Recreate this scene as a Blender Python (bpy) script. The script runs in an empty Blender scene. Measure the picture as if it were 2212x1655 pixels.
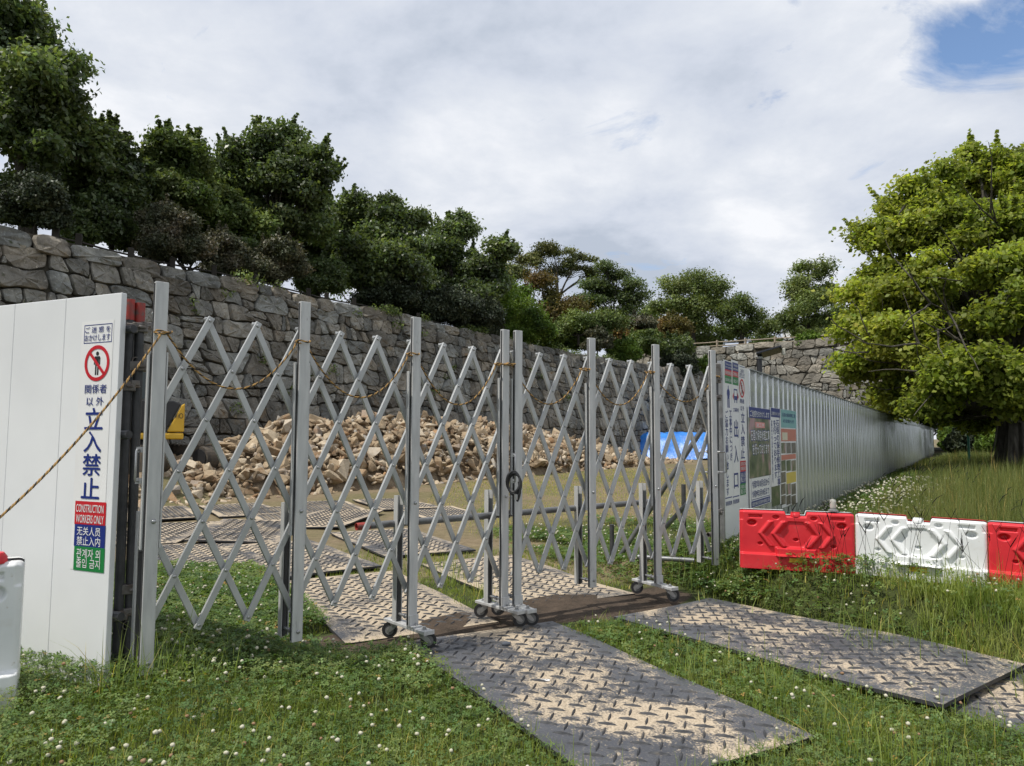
import bpy, bmesh, math, random
import numpy as np
from mathutils import Vector, Matrix, geometry

SC = bpy.context.scene
COL = SC.collection
rad = math.radians
RNG = np.random.default_rng(7)
random.seed(7)

# ------------------------------------------------------------------ camera
FPX, CX, CY, EYE = 1534.0, 1106.0, 827.5, 1.5        # focal length / centre of a 2212 x 1655 picture
PITCH, ROLL = rad(4.3), rad(0.25)
_fw = np.array([0, math.cos(PITCH), math.sin(PITCH)]); _rt = np.array([1., 0, 0]); _up = np.cross(_rt, _fw)
CR = math.cos(ROLL)*_rt + math.sin(ROLL)*_up
CU = -math.sin(ROLL)*_rt + math.cos(ROLL)*_up
cam = bpy.data.cameras.new('camera'); cam.sensor_width = 36.0; cam.lens = 36.0*FPX/2212.0
cam.clip_start = 0.05; cam.clip_end = 3000
camo = bpy.data.objects.new('camera', cam); COL.objects.link(camo)
M = Matrix.Identity(4)
for i in range(3):
    M[i][0] = CR[i]; M[i][1] = CU[i]; M[i][2] = -_fw[i]
M[2][3] = EYE
camo.matrix_world = M
SC.camera = camo
cam.dof.use_dof = False

def ray(px, py): return _fw + CR*(px-CX)/FPX - CU*(py-CY)/FPX
def W(px, py, d):
    r = ray(px, py); return np.array([0, 0, EYE]) + r*(d/r[1])
def G(px, py, z=0.0):
    r = ray(px, py); return np.array([0, 0, EYE]) + r*((z-EYE)/r[2])

# ------------------------------------------------------------------ sun and sky
SUN_EL, SUN_DIR = rad(60), np.array([-0.88, -0.475])      # horizontal direction towards the sun
SUN_DIR = SUN_DIR/np.linalg.norm(SUN_DIR)
sd = Vector((SUN_DIR[0]*math.cos(SUN_EL), SUN_DIR[1]*math.cos(SUN_EL), math.sin(SUN_EL)))
sun = bpy.data.lights.new('sun', 'SUN'); sun.energy = 3.5; sun.angle = rad(0.8); sun.color = (1.0, 0.95, 0.87)
suno = bpy.data.objects.new('sun', sun); COL.objects.link(suno)
suno.rotation_euler = sd.to_track_quat('Z', 'Y').to_euler(); suno.location = (-20, -10, 40)

class NT:
    """small helper to write node trees"""
    def __init__(s, tree): s.t = tree; tree.nodes.clear()
    def n(s, kind, **kw):
        nd = s.t.nodes.new(kind)
        for k, v in kw.items():
            if k == 'ins':
                for a, b in v.items():
                    if isinstance(b, bpy.types.NodeSocket): s.t.links.new(b, nd.inputs[a])
                    else: nd.inputs[a].default_value = b
            else: setattr(nd, k, v)
        return nd
    def math(s, op, a, b=None, c=None, clamp=False):
        nd = s.t.nodes.new('ShaderNodeMath'); nd.operation = op; nd.use_clamp = clamp
        for i, v in enumerate((a, b, c)):
            if v is None: continue
            if isinstance(v, bpy.types.NodeSocket): s.t.links.new(v, nd.inputs[i])
            else: nd.inputs[i].default_value = v
        return nd.outputs[0]
    def vmath(s, op, a, b=None):
        nd = s.t.nodes.new('ShaderNodeVectorMath'); nd.operation = op
        for i, v in enumerate((a, b)):
            if v is None: continue
            if isinstance(v, bpy.types.NodeSocket): s.t.links.new(v, nd.inputs[i])
            else: nd.inputs[i].default_value = v
        return nd.outputs['Value'] if op in ('DOT_PRODUCT', 'LENGTH', 'DISTANCE') else nd.outputs[0]
    def noise(s, vec, scale, detail=4, rough=0.55, dist=0.0):
        nd = s.n('ShaderNodeTexNoise', ins={'Scale': scale, 'Detail': detail, 'Roughness': rough, 'Distortion': dist})
        if vec is not None: s.t.links.new(vec, nd.inputs['Vector'])
        return nd.outputs[0]
    def ramp(s, fac, stops):
        nd = s.t.nodes.new('ShaderNodeValToRGB'); s.t.links.new(fac, nd.inputs[0])
        el = nd.color_ramp.elements
        while len(el) < len(stops): el.new(0.5)
        for e, (p, c) in zip(el, stops):
            e.position = p
            e.color = (c, c, c, 1) if isinstance(c, (int, float)) else (*c, 1)
        return nd.outputs[0]
    def mix(s, fac, a, b, blend='MIX'):
        nd = s.t.nodes.new('ShaderNodeMix'); nd.data_type = 'RGBA'; nd.blend_type = blend
        for i, v in ((0, fac), (6, a), (7, b)):
            if isinstance(v, bpy.types.NodeSocket): s.t.links.new(v, nd.inputs[i])
            elif i == 0: nd.inputs[0].default_value = v
            else: nd.inputs[i].default_value = (*v, 1)
        return nd.outputs[2]

world = bpy.data.worlds.new('World'); SC.world = world; world.use_nodes = True
t = NT(world.node_tree)
sky = t.n('ShaderNodeTexSky', sky_type='NISHITA', sun_disc=False)
sky.sun_elevation = SUN_EL
sky.sun_rotation = math.atan2(SUN_DIR[0], SUN_DIR[1])
sky.air_density = 1.0; sky.dust_density = 0.6; sky.ozone_density = 3.0
bg_sky = t.n('ShaderNodeBackground', ins={'Color': sky.outputs[0], 'Strength': 0.15})
tc = t.n('ShaderNodeTexCoord').outputs['Generated']
sp = t.n('ShaderNodeSeparateXYZ', ins={0: tc})
zz = t.math('ADD', t.math('MAXIMUM', sp.outputs[2], 0.0), 0.22)
cv = t.n('ShaderNodeCombineXYZ', ins={0: t.math('DIVIDE', sp.outputs[0], zz), 1: t.math('DIVIDE', sp.outputs[1], zz), 2: 0.37}).outputs[0]
n_big = t.noise(cv, 0.95, 3, 0.5, 0.3)
n_mid = t.noise(t.vmath('ADD', cv, (3.1, 1.7, 0)), 1.9, 8, 0.58, 0.15)
n_fin = t.noise(t.vmath('ADD', cv, (7.4, 9.2, 0)), 6.5, 6, 0.6, 0.3)
def blob(px, py, k, amp):
    d = ray(px, py); d = d/np.linalg.norm(d)
    dot = t.vmath('DOT_PRODUCT', t.vmath('NORMALIZE', tc), tuple(d))
    return t.math('MULTIPLY', t.math('POWER', t.math('MAXIMUM', dot, 0.0), k), amp)
den = t.math('ADD', t.math('MULTIPLY', n_big, 1.05), t.math('ADD', t.math('MULTIPLY', n_mid, 1.25), t.math('MULTIPLY', n_fin, 0.16)))
# lit tops and grey undersides of the cloud deck
lum = t.math('SUBTRACT', den, 0.745)
for b in ((1330, 400, 70, -0.11), (800, 330, 90, -0.05), (470, 210, 90, 0.10), (640, 560, 200, 0.05), (1480, 60, 120, 0.09), (1760, 520, 90, 0.07),
          (1180, 130, 90, -0.05), (2150, 260, 90, 0.10), (1650, 480, 160, 0.03), (1480, 590, 200, 0.06), (1900, 150, 200, 0.06)):
    lum = t.math('ADD', lum, blob(*b))
cloud = t.ramp(lum, [(0.28, (0.46, 0.515, 0.61)), (0.43, (0.60, 0.645, 0.735)), (0.57, (0.70, 0.735, 0.80)), (0.74, (0.86, 0.875, 0.91))])
bg_cl = t.n('ShaderNodeBackground', ins={'Color': cloud, 'Strength': 0.93})
# gaps of blue
gap = blob(2195, 45, 500, 0.86)
for b in ((1985, 105, 900, 0.36), (2075, 110, 1800, 0.28), (2230, 40, 500, 0.35), (1885, 365, 2200, 0.36), (1850, 410, 3000, 0.22), (1515, 352, 6000, 0.10)):
    gap = t.math('ADD', gap, blob(*b))
n_edge = t.noise(t.vmath('ADD', cv, (2.4, 5.2, 0)), 3.4, 9, 0.62, 0.6)
cov = t.math('SUBTRACT', t.math('SUBTRACT', gap, 0.14), t.math('MULTIPLY', t.math('SUBTRACT', n_edge, 0.5), 2.9))
cov = t.ramp(cov, [(0.22, 1.0), (0.60, 0.30), (0.85, 0.0)])
mx = t.n('ShaderNodeMixShader', ins={0: cov})
world.node_tree.links.new(bg_sky.outputs[0], mx.inputs[1]); world.node_tree.links.new(bg_cl.outputs[0], mx.inputs[2])
wo = t.n('ShaderNodeOutputWorld'); world.node_tree.links.new(mx.outputs[0], wo.inputs[0])

vs = SC.view_settings; vs.view_transform = 'Standard'; vs.look = 'None'; vs.exposure = 0.24; vs.gamma = 1.0
SC.render.engine = 'CYCLES'
SC.cycles.max_bounces = 8; SC.cycles.diffuse_bounces = 5; SC.cycles.glossy_bounces = 3; SC.cycles.transmission_bounces = 4
SC.cycles.transparent_max_bounces = 4; SC.cycles.use_adaptive_sampling = True; SC.cycles.adaptive_threshold = 0.015
SC.cycles.use_denoising = True
SC.cycles.caustics_reflective = False; SC.cycles.caustics_refractive = False

# ------------------------------------------------------------------ helpers: objects
def put(o, label=None, cat=None, group=None, kind=None):
    if label: o['label'] = label
    if cat: o['category'] = cat
    if group: o['group'] = group
    if kind: o['kind'] = kind
    return o

def thing(name, label, cat, loc=(0, 0, 0), rz=0.0, group=None):
    o = bpy.data.objects.new(name, None); COL.objects.link(o)
    o.empty_display_size = 0.2
    o.location = tuple(float(v) for v in loc); o.rotation_euler = (0, 0, rz)
    return put(o, label, cat, group)

def adopt(o, parent, world_coords=True):
    """parent o; with world_coords the mesh of o is written in world coordinates"""
    o.parent = parent
    if world_coords:
        root = parent
        mw = Matrix.Identity(4); p = parent
        chain = []
        while p is not None: chain.append(p); p = p.parent
        for q in reversed(chain):
            mw = mw @ (q.matrix_parent_inverse if q.parent else Matrix.Identity(4)) @ Matrix.LocRotScale(q.location, q.rotation_euler, q.scale)
        o.matrix_parent_inverse = mw.inverted()

def mesh_obj(name, V, F, mats, parent=None, midx=None, smooth=False, cols=None, wc=True, bevel=0.0, segs=1):
    me = bpy.data.meshes.new(name)
    if isinstance(F, np.ndarray):
        V = np.asarray(V, dtype=np.float32); n, k = F.shape
        me.vertices.add(len(V)); me.vertices.foreach_set('co', V.ravel())
        me.loops.add(n*k); me.loops.foreach_set('vertex_index', F.astype(np.int32).ravel())
        me.polygons.add(n); me.polygons.foreach_set('loop_start', np.arange(0, n*k, k, dtype=np.int32))
        me.polygons.foreach_set('loop_total', np.full(n, k, dtype=np.int32))
    else:
        me.from_pydata([tuple(map(float, v)) for v in V], [], F)
    for m in (mats if isinstance(mats, (list, tuple)) else [mats]): me.materials.append(m)
    if midx is not None: me.polygons.foreach_set('material_index', np.asarray(midx, dtype=np.int32))
    if smooth: me.polygons.foreach_set('use_smooth', np.ones(len(me.polygons), dtype=bool))
    if cols is not None:
        at = me.color_attributes.new('Col', 'FLOAT_COLOR', 'POINT')
        c = np.ones((len(V), 4), dtype=np.float32); c[:, :3] = cols
        at.data.foreach_set('color', c.ravel())
    me.update(); me.validate()
    o = bpy.data.objects.new(name, me); COL.objects.link(o)
    if parent is not None: adopt(o, parent, wc)
    if bevel > 0:
        b = o.modifiers.new('bevel', 'BEVEL'); b.width = bevel; b.segments = segs; b.limit_method = 'ANGLE'; b.angle_limit = rad(40)
    return o

class MB:
    """collects shapes for ONE mesh"""
    def __init__(s): s.v = []; s.f = []; s.m = []; s.xf = Matrix.Identity(4)
    def add(s, vs_, fs, m=0):
        b = len(s.v)
        s.v += [tuple(s.xf @ Vector(tuple(map(float, v)))) for v in vs_]
        s.f += [tuple(i+b for i in f) for f in fs]; s.m += [m]*len(fs); return s
    def box(s, c, sz, m=0, rot=None, taper=1.0):
        x, y, z = sz[0]/2, sz[1]/2, sz[2]/2
        vs_ = [Vector((sx*x*(taper if sz_ > 0 else 1), sy*y*(taper if sz_ > 0 else 1), sz_*z)) for sz_ in (-1, 1) for sy in (-1, 1) for sx in (-1, 1)]
        if rot is not None: vs_ = [rot @ v for v in vs_]
        vs_ = [v+Vector(c) for v in vs_]
        return s.add(vs_, [(0, 2, 3, 1), (4, 5, 7, 6), (0, 1, 5, 4), (2, 6, 7, 3), (0, 4, 6, 2), (1, 3, 7, 5)], m)
    def bar(s, p0, p1, w, h, up=(0, 0, 1), m=0):
        """box from p0 to p1, w wide (sideways), h high (along up)"""
        p0 = Vector(p0); p1 = Vector(p1); d = (p1-p0); L = d.length; d.normalize()
        u = Vector(up); sdv = d.cross(u); sdv.normalize(); u = sdv.cross(d)
        r = Matrix((sdv, d, u)).transposed()
        return s.box((p0+p1)/2, (w, L, h), m, r)
    def tube(s, pts, rs, n=8, m=0, cap=True):
        pts = [Vector(tuple(map(float, p))) for p in pts]
        if not hasattr(rs, '__len__'): rs = [rs]*len(pts)
        vs_ = []; a = None
        for i, p in enumerate(pts):
            d = (pts[min(i+1, len(pts)-1)]-pts[max(i-1, 0)])
            if d.length < 1e-9: d = Vector((0, 0, 1))
            d.normalize()
            if a is None:
                a = d.cross(Vector((0, 0, 1)))
                if a.length < 0.05: a = d.cross(Vector((1, 0, 0)))
            a = a-d*a.dot(d)
            if a.length < 1e-6: a = d.orthogonal()
            a.normalize(); b = d.cross(a)
            for k in range(n):
                an = 2*math.pi*k/n
                vs_.append(p+(a*math.cos(an)+b*math.sin(an))*rs[i])
        fs = []
        for i in range(len(pts)-1):
            for k in range(n):
                k2 = (k+1) % n
                fs.append((i*n+k, i*n+k2, (i+1)*n+k2, (i+1)*n+k))
        if cap: fs += [tuple(range(n))[::-1], tuple((len(pts)-1)*n+k for k in range(n))]
        return s.add(vs_, fs, m)
    def ring(s, p0, p1, r0, r1, n=20, m=0):
        """hollow pipe end / tyre: outer radius r0, inner r1"""
        p0 = Vector(p0); p1 = Vector(p1); d = (p1-p0).normalized(); a = d.orthogonal().normalized(); b = d.cross(a)
        vs_ = []
        for p, r in ((p0, r0), (p1, r0), (p1, r1), (p0, r1)):
            for k in range(n):
                an = 2*math.pi*k/n; vs_.append(p+(a*math.cos(an)+b*math.sin(an))*r)
        fs = []
        for i in range(4):
            for k in range(n):
                k2 = (k+1) % n; j = (i+1) % 4
                fs.append((i*n+k, j*n+k, j*n+k2, i*n+k2))
        return s.add(vs_, fs, m)
    def lathe(s, prof, n=16, m=0, origin=(0, 0, 0), axis=(0, 0, 1)):
        d = Vector(axis).normalized(); a = d.orthogonal().normalized(); b = d.cross(a); o = Vector(origin)
        vs_ = []
        for r, h in prof:
            for k in range(n):
                an = 2*math.pi*k/n; vs_.append(o+d*h+(a*math.cos(an)+b*math.sin(an))*r)
        fs = []
        for i in range(len(prof)-1):
            for k in range(n):
                k2 = (k+1) % n; fs.append((i*n+k, i*n+k2, (i+1)*n+k2, (i+1)*n+k))
        fs += [tuple(range(n))[::-1], tuple((len(prof)-1)*n+k for k in range(n))]
        return s.add(vs_, fs, m)
    def prism(s, poly, p, ex, ez, ey, th, m=0):
        """polygon (u,v) in the plane p + u*ex + v*ez, th thick along ey"""
        p, ex, ez, ey = map(Vector, (p, ex, ez, ey)); n = len(poly)
        vs_ = [p+ex*u+ez*v for u, v in poly]+[p+ex*u+ez*v+ey*th for u, v in poly]
        fs = [tuple(range(n)), tuple(range(n, 2*n))[::-1]]
        for i in range(n):
            j = (i+1) % n; fs.append((i, i+n, j+n, j))
        return s.add(vs_, fs, m)
    def build(s, name, mats, parent=None, smooth=False, bevel=0.0, segs=1, wc=True):
        o = mesh_obj(name, s.v, s.f, mats, parent, s.m, smooth, None, wc, bevel, segs)
        bm = bmesh.new(); bm.from_mesh(o.data); bmesh.ops.recalc_face_normals(bm, faces=bm.faces); bm.to_mesh(o.data); bm.free()
        if smooth:
            try: o.data.set_sharp_from_angle(angle=rad(42))
            except Exception: pass
        return o

# ------------------------------------------------------------------ helpers: materials
def rgb(h):
    """hex sRGB to linear"""
    h = h.lstrip('#'); c = [int(h[i:i+2], 16)/255 for i in (0, 2, 4)]
    return tuple(x/12.92 if x <= 0.04045 else ((x+0.055)/1.055)**2.4 for x in c)

def mat(name, stops, scale=5.0, rough=0.6, metal=0.0, detail=5, bump=0.0, bscale=30.0, stretch=None, col_attr=0.0, spec=0.5, rnd=0.0, speck=None, rough_var=0.0, bdist=0.01, nrough=0.55):
    m = bpy.data.materials.new(name); m.use_nodes = True; t = NT(m.node_tree)
    tc = t.n('ShaderNodeTexCoord').outputs['Object']
    v = tc
    if stretch:
        mp = t.n('ShaderNodeMapping', ins={'Vector': tc, 'Scale': stretch}); v = mp.outputs[0]
    if isinstance(stops[0], (int, float)): stops = [(0.3, stops), (0.7, stops)]
    nz = t.noise(v, scale, detail, nrough)
    c = t.ramp(nz, stops)
    if speck:
        for (sc_, lo, hi, colr) in speck:
            sn = t.noise(v, sc_, 3, 0.6)
            c = t.mix(t.ramp(sn, [(lo, 0.0), (hi, 1.0)]), c, colr)
    if col_attr:
        at = t.n('ShaderNodeAttribute', attribute_name='Col')
        c = t.mix(col_attr, c, at.outputs['Color'], 'MULTIPLY')
    if rnd:
        oi = t.n('ShaderNodeObjectInfo')
        g = t.math('MULTIPLY_ADD', oi.outputs['Random'], rnd, 1-rnd/2)
        gg = t.n('ShaderNodeCombineXYZ', ins={0: g, 1: g, 2: g}).outputs[0]
        c = t.mix(1.0, c, gg, 'MULTIPLY')
    bs = t.n('ShaderNodeBsdfPrincipled', ins={'Base Color': c, 'Metallic': metal, 'Specular IOR Level': spec})
    if rough_var:
        m.node_tree.links.new(t.math('MULTIPLY_ADD', t.noise(v, scale*2.3, 4), rough_var, rough-rough_var/2), bs.inputs['Roughness'])
    else: bs.inputs['Roughness'].default_value = rough
    if bump:
        bn = t.noise(v, bscale, 6, 0.6)
        bp = t.n('ShaderNodeBump', ins={'Strength': bump, 'Distance': bdist, 'Height': bn})
        m.node_tree.links.new(bp.outputs[0], bs.inputs['Normal'])
    out = t.n('ShaderNodeOutputMaterial'); m.node_tree.links.new(bs.outputs[0], out.inputs[0])
    return m

def leaf_mat(name, c1, c2, c3=None, trans=0.3, scale=0.6, rough=0.5, gloss=0.25):
    m = bpy.data.materials.new(name); m.use_nodes = True; t = NT(m.node_tree)
    tc = t.n('ShaderNodeTexCoord').outputs['Object']
    nz = t.noise(tc, scale, 3)
    st = [(0.35, c1), (0.65, c2)] if c3 is None else [(0.32, c1), (0.5, c2), (0.68, c3)]
    c = t.ramp(nz, st)
    at = t.n('ShaderNodeAttribute', attribute_name='Col')
    c = t.mix(1.0, c, at.outputs['Color'], 'MULTIPLY')
    bs = t.n('ShaderNodeBsdfPrincipled', ins={'Base Color': c, 'Roughness': rough, 'Specular IOR Level': gloss})
    tl = t.n('ShaderNodeBsdfTranslucent', ins={'Color': t.mix(1.0, c, (1.2, 1.25, 0.55), 'MULTIPLY')})
    mx = t.n('ShaderNodeMixShader', ins={0: trans})
    m.node_tree.links.new(bs.outputs[0], mx.inputs[1]); m.node_tree.links.new(tl.outputs[0], mx.inputs[2])
    out = t.n('ShaderNodeOutputMaterial'); m.node_tree.links.new(mx.outputs[0], out.inputs[0])
    return m

def flat(name, c, rough=0.5, spec=0.4, metal=0.0): return mat(name, [(0.3, tuple(x*0.93 for x in c)), (0.7, c)], 3, rough, metal, 3, spec=spec)

ALU = mat('aluminium', [(0.3, (0.43, 0.435, 0.435)), (0.55, (0.53, 0.535, 0.53)), (0.75, (0.60, 0.60, 0.59))], 6, 0.5, 0.25, 6, 0.05, 60, stretch=(4, 4, 0.6), rough_var=0.2, speck=[(14, 0.66, 0.78, (0.2, 0.195, 0.19))])
ALUB = mat('aluminium_bar', [(0.3, (0.38, 0.39, 0.39)), (0.7, (0.50, 0.51, 0.505))], 5, 0.42, 0.35, 5, 0.04, 50, rough_var=0.15, speck=[(11, 0.68, 0.8, (0.25, 0.245, 0.24))])
ALUD = mat('aluminium_groove', (0.05, 0.05, 0.052), 5, 0.6, 0.2)
STEEL = mat('galvanised_steel', [(0.3, (0.30, 0.305, 0.31)), (0.7, (0.45, 0.455, 0.46))], 12, 0.38, 0.8, 5, 0.05, 40)
PIPE = mat('scaffold_pipe_steel', [(0.3, (0.13, 0.135, 0.14)), (0.7, (0.24, 0.245, 0.25))], 9, 0.45, 0.6, 5, 0.08, 30, speck=[(5, 0.62, 0.75, (0.12, 0.09, 0.07))])
PIPED = mat('dark_scaffold_pipe', [(0.3, (0.045, 0.047, 0.05)), (0.7, (0.10, 0.10, 0.105))], 7, 0.5, 0.4, 5, 0.08, 30)
RUSTY = mat('rusty_clamp', [(0.3, (0.10, 0.075, 0.06)), (0.55, (0.20, 0.19, 0.18)), (0.75, (0.17, 0.10, 0.06))], 14, 0.6, 0.4, 5, 0.2, 60)
REDCAP = mat('red_pipe_paint', [(0.38, (0.36, 0.035, 0.025)), (0.55, (0.25, 0.05, 0.04)), (0.66, (0.13, 0.09, 0.08))], 22, 0.55)
WHITEP = mat('white_panel', [(0.3, (0.70, 0.71, 0.72)), (0.7, (0.77, 0.78, 0.785))], 1.6, 0.3, 0.0, 5, 0.02, 4, speck=[(9, 0.72, 0.80, (0.5, 0.49, 0.47))], spec=0.5)
ZINC = mat('zinc_sheet', [(0.3, (0.56, 0.585, 0.58)), (0.7, (0.64, 0.66, 0.655))], 1.2, 0.20, 0.5, 4, 0.0, 1.6, stretch=(1.2, 1.2, 0.5), rough_var=0.05, bdist=0.03)
BLACK = mat('black_rubber', (0.02, 0.02, 0.022), 8, 0.5)

# ------------------------------------------------------------------ lie of the land
def sstep(a, b, x):
    q = np.clip((x-a)/(b-a), 0, 1); return q*q*(3-2*q)
def inpoly(x, y, poly):
    x = np.asarray(x); y = np.asarray(y); r = np.zeros(x.shape, bool); n = len(poly)
    for i in range(n):
        x0, y0 = poly[i]; x1, y1 = poly[(i+1) % n]
        c = ((y0 > y) != (y1 > y)) & (x < (x1-x0)*(y-y0)/((y1-y0) if y1 != y0 else 1e-9)+x0)
        r ^= c
    return r
def polydist(x, y, poly):
    """signed distance to the outline, negative inside"""
    d = np.full(np.shape(x), 1e9); n = len(poly)
    for i in range(n):
        x0, y0 = poly[i]; x1, y1 = poly[(i+1) % n]; dx, dy = x1-x0, y1-y0
        q = np.clip(((x-x0)*dx+(y-y0)*dy)/(dx*dx+dy*dy), 0, 1)
        d = np.minimum(d, np.hypot(x-x0-q*dx, y-y0-q*dy))
    return np.where(inpoly(x, y, poly), -d, d)
def vnoise(x, y, s, seed=0):
    """cheap smooth noise, about -1..1"""
    r = np.random.default_rng(seed); o = 0
    for k in range(5):
        a, p = r.uniform(0, 6.28, 2); fx, fy = math.cos(a)*s*(1+0.5*k), math.sin(a)*s*(1+0.5*k)
        o = o+np.sin(x*fx+y*fy+p)*(1.0/(1+0.35*k))
    return o/2.4

UW = np.array([0.536, 0.844]); NW = np.array([-0.844, 0.536])      # along the left wall / hoarding, and towards the wall
HC = np.array([2.195, 7.4])                                          # near corner of the right hoarding
HD = np.array([0.5365, 0.8439])
PC = np.array([-2.20, 3.955])                                        # near corner of the left hoarding
DIRT = [(-1.6, 5.1), (-1.25, 5.62), (-0.29, 6.24), (0.03, 6.55), (0.42, 6.84), (1.04, 6.9), (1.45, 7.25), (1.78, 6.8), (1.42, 6.28), (0.80, 5.86), (0.32, 5.72), (-0.88, 5.08), (-1.06, 4.95)]
def height(x, y):
    x = np.asarray(x, float); y = np.asarray(y, float)
    dl = -((x+0.85)*0.877+(y-5.15)*0.48)
    h = 0.13*sstep(0.15, 1.4, dl)*sstep(9.0, 6.0, y)
    dr = (x-1.75)*0.788+(y-6.62)*0.615
    db = x*-0.542+(y-5.7)*0.84
    dh = (x-HC[0])*0.844-(y-HC[1])*0.536
    inside = sstep(0.4, 2.0, db)*(1-sstep(-0.2, 0.3, dh))
    sh = (x-HC[0])*HD[0]+(y-HC[1])*HD[1]
    dd0 = polydist(x, y, DIRT)
    h = h+(0.31*sstep(0.03, 0.42, dr)*sstep(0.05, 0.75, dd0)*sstep(2.2, 3.6, y)+0.05*sstep(-0.2, 1.5, dh)*sstep(-1.0, 0.4, sh))*(1-inside)
    h = h+0.034*sstep(0.12, -0.12, dd0)+0.012*vnoise(x, y, 2.2, 3)*sstep(60, 10, y)
    a = x*UW[0]+y*UW[1]; b = x*NW[0]+y*NW[1]
    h = h+0.55*sstep(14, 15.6, b)*sstep(12.2, 9.5, a)                # bank the digger stands on
    h = h+0.55*sstep(30, 60, np.hypot(x-10, y))*sstep(2, 14, dh)
    return h

xs = np.concatenate([-np.geomspace(600, 8, 30), np.arange(-7.9, 6.01, 0.12), np.geomspace(6.2, 600, 44)])
ys = np.concatenate([np.array([-300, -100, -40, -15, -6, -2, 0, 1.2]), np.arange(1.8, 12.01, 0.12), np.geomspace(12.3, 900, 60)])
XX, YY = np.meshgrid(xs, ys); ZZ = height(XX, YY)
nx = len(xs); idx = np.arange(nx*len(ys)).reshape(len(ys), nx)
GF = np.stack([idx[:-1, :-1].ravel(), idx[:-1, 1:].ravel(), idx[1:, 1:].ravel(), idx[1:, :-1].ravel()], 1)
# ground colours: a wet-soil mask and a grass mask ride on the vertices (they are what the ground is made of there)
dd = polydist(XX, YY, DIRT)
dh_ = (XX-HC[0])*0.844-(YY-HC[1])*0.536
green = np.clip(sstep(0.5, 1.6, (XX-0.08)*0.885+(YY-8.7)*0.467)*sstep(15, 9.5, YY-0.25*XX), 0, 1)
green = np.maximum(green, sstep(-0.1, 0.3, dh_))
green = np.maximum(green, sstep(8.4, 6.5, YY))
gm = np.stack([sstep(0.10, -0.15, dd).ravel(), green.ravel(), np.zeros(green.size)], 1)
gmat = bpy.data.materials.new('ground'); gmat.use_nodes = True; t = NT(gmat.node_tree)
tc = t.n('ShaderNodeTexCoord').outputs['Object']
at = t.n('ShaderNodeSeparateColor', ins={0: t.n('ShaderNodeAttribute', attribute_name='Col').outputs['Color']})
n1 = t.noise(tc, 0.9, 6, 0.6); n2 = t.noise(tc, 7, 6, 0.65); n3 = t.noise(tc, 60, 4, 0.7); n4 = t.noise(tc, 0.23, 5, 0.6, 0.6)
dry = t.ramp(n2, [(0.3, (0.155, 0.115, 0.072)), (0.5, (0.225, 0.17, 0.108)), (0.7, (0.30, 0.232, 0.152))])
dry = t.mix(t.ramp(n3, [(0.35, 0.55), (0.65, 0.0)]), dry, (0.13, 0.10, 0.065))
thin = t.ramp(n2, [(0.35, (0.085, 0.092, 0.034)), (0.65, (0.165, 0.148, 0.068))])
dry = t.mix(t.ramp(n4, [(0.42, 0.12), (0.62, 0.75)]), dry, thin)
soil = t.ramp(n2, [(0.3, (0.035, 0.027, 0.02)), (0.6, (0.075, 0.055, 0.04)), (0.8, (0.13, 0.098, 0.07))])
soil = t.mix(t.ramp(n3, [(0.5, 0.0), (0.7, 0.5)]), soil, (0.15, 0.115, 0.085))
turf = t.ramp(n2, [(0.3, (0.028, 0.034, 0.012)), (0.6, (0.055, 0.07, 0.02)), (0.8, (0.10, 0.09, 0.04))])
c = t.mix(t.ramp(t.math('ADD', at.outputs[1], t.math('MULTIPLY_ADD', n1, 0.9, -0.45)), [(0.35, 0.0), (0.65, 1.0)]), dry, turf)
c = t.mix(t.ramp(t.math('ADD', at.outputs[0], t.math('MULTIPLY_ADD', n1, 0.7, -0.35)), [(0.4, 0.0), (0.6, 1.0)]), c, soil)
bs = t.n('ShaderNodeBsdfPrincipled', ins={'Base Color': c, 'Roughness': 0.9, 'Specular IOR Level': 0.2})
hb = t.math('ADD', t.math('MULTIPLY', n2, 0.6), t.math('MULTIPLY', n3, 0.4))
gmat.node_tree.links.new(t.n('ShaderNodeBump', ins={'Strength': 0.7, 'Distance': 0.03, 'Height': hb}).outputs[0], bs.inputs['Normal'])
gmat.node_tree.links.new(bs.outputs[0], t.n('ShaderNodeOutputMaterial').inputs[0])
gnd = mesh_obj('ground', np.stack([XX.ravel(), YY.ravel(), ZZ.ravel()], 1), GF, gmat, smooth=True, cols=gm)
put(gnd, kind='structure')

# puddle beside the soil ridge
wet = mat('puddle_water', (0.02, 0.018, 0.015), 3, 0.04, 0.0, spec=0.5)

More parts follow.
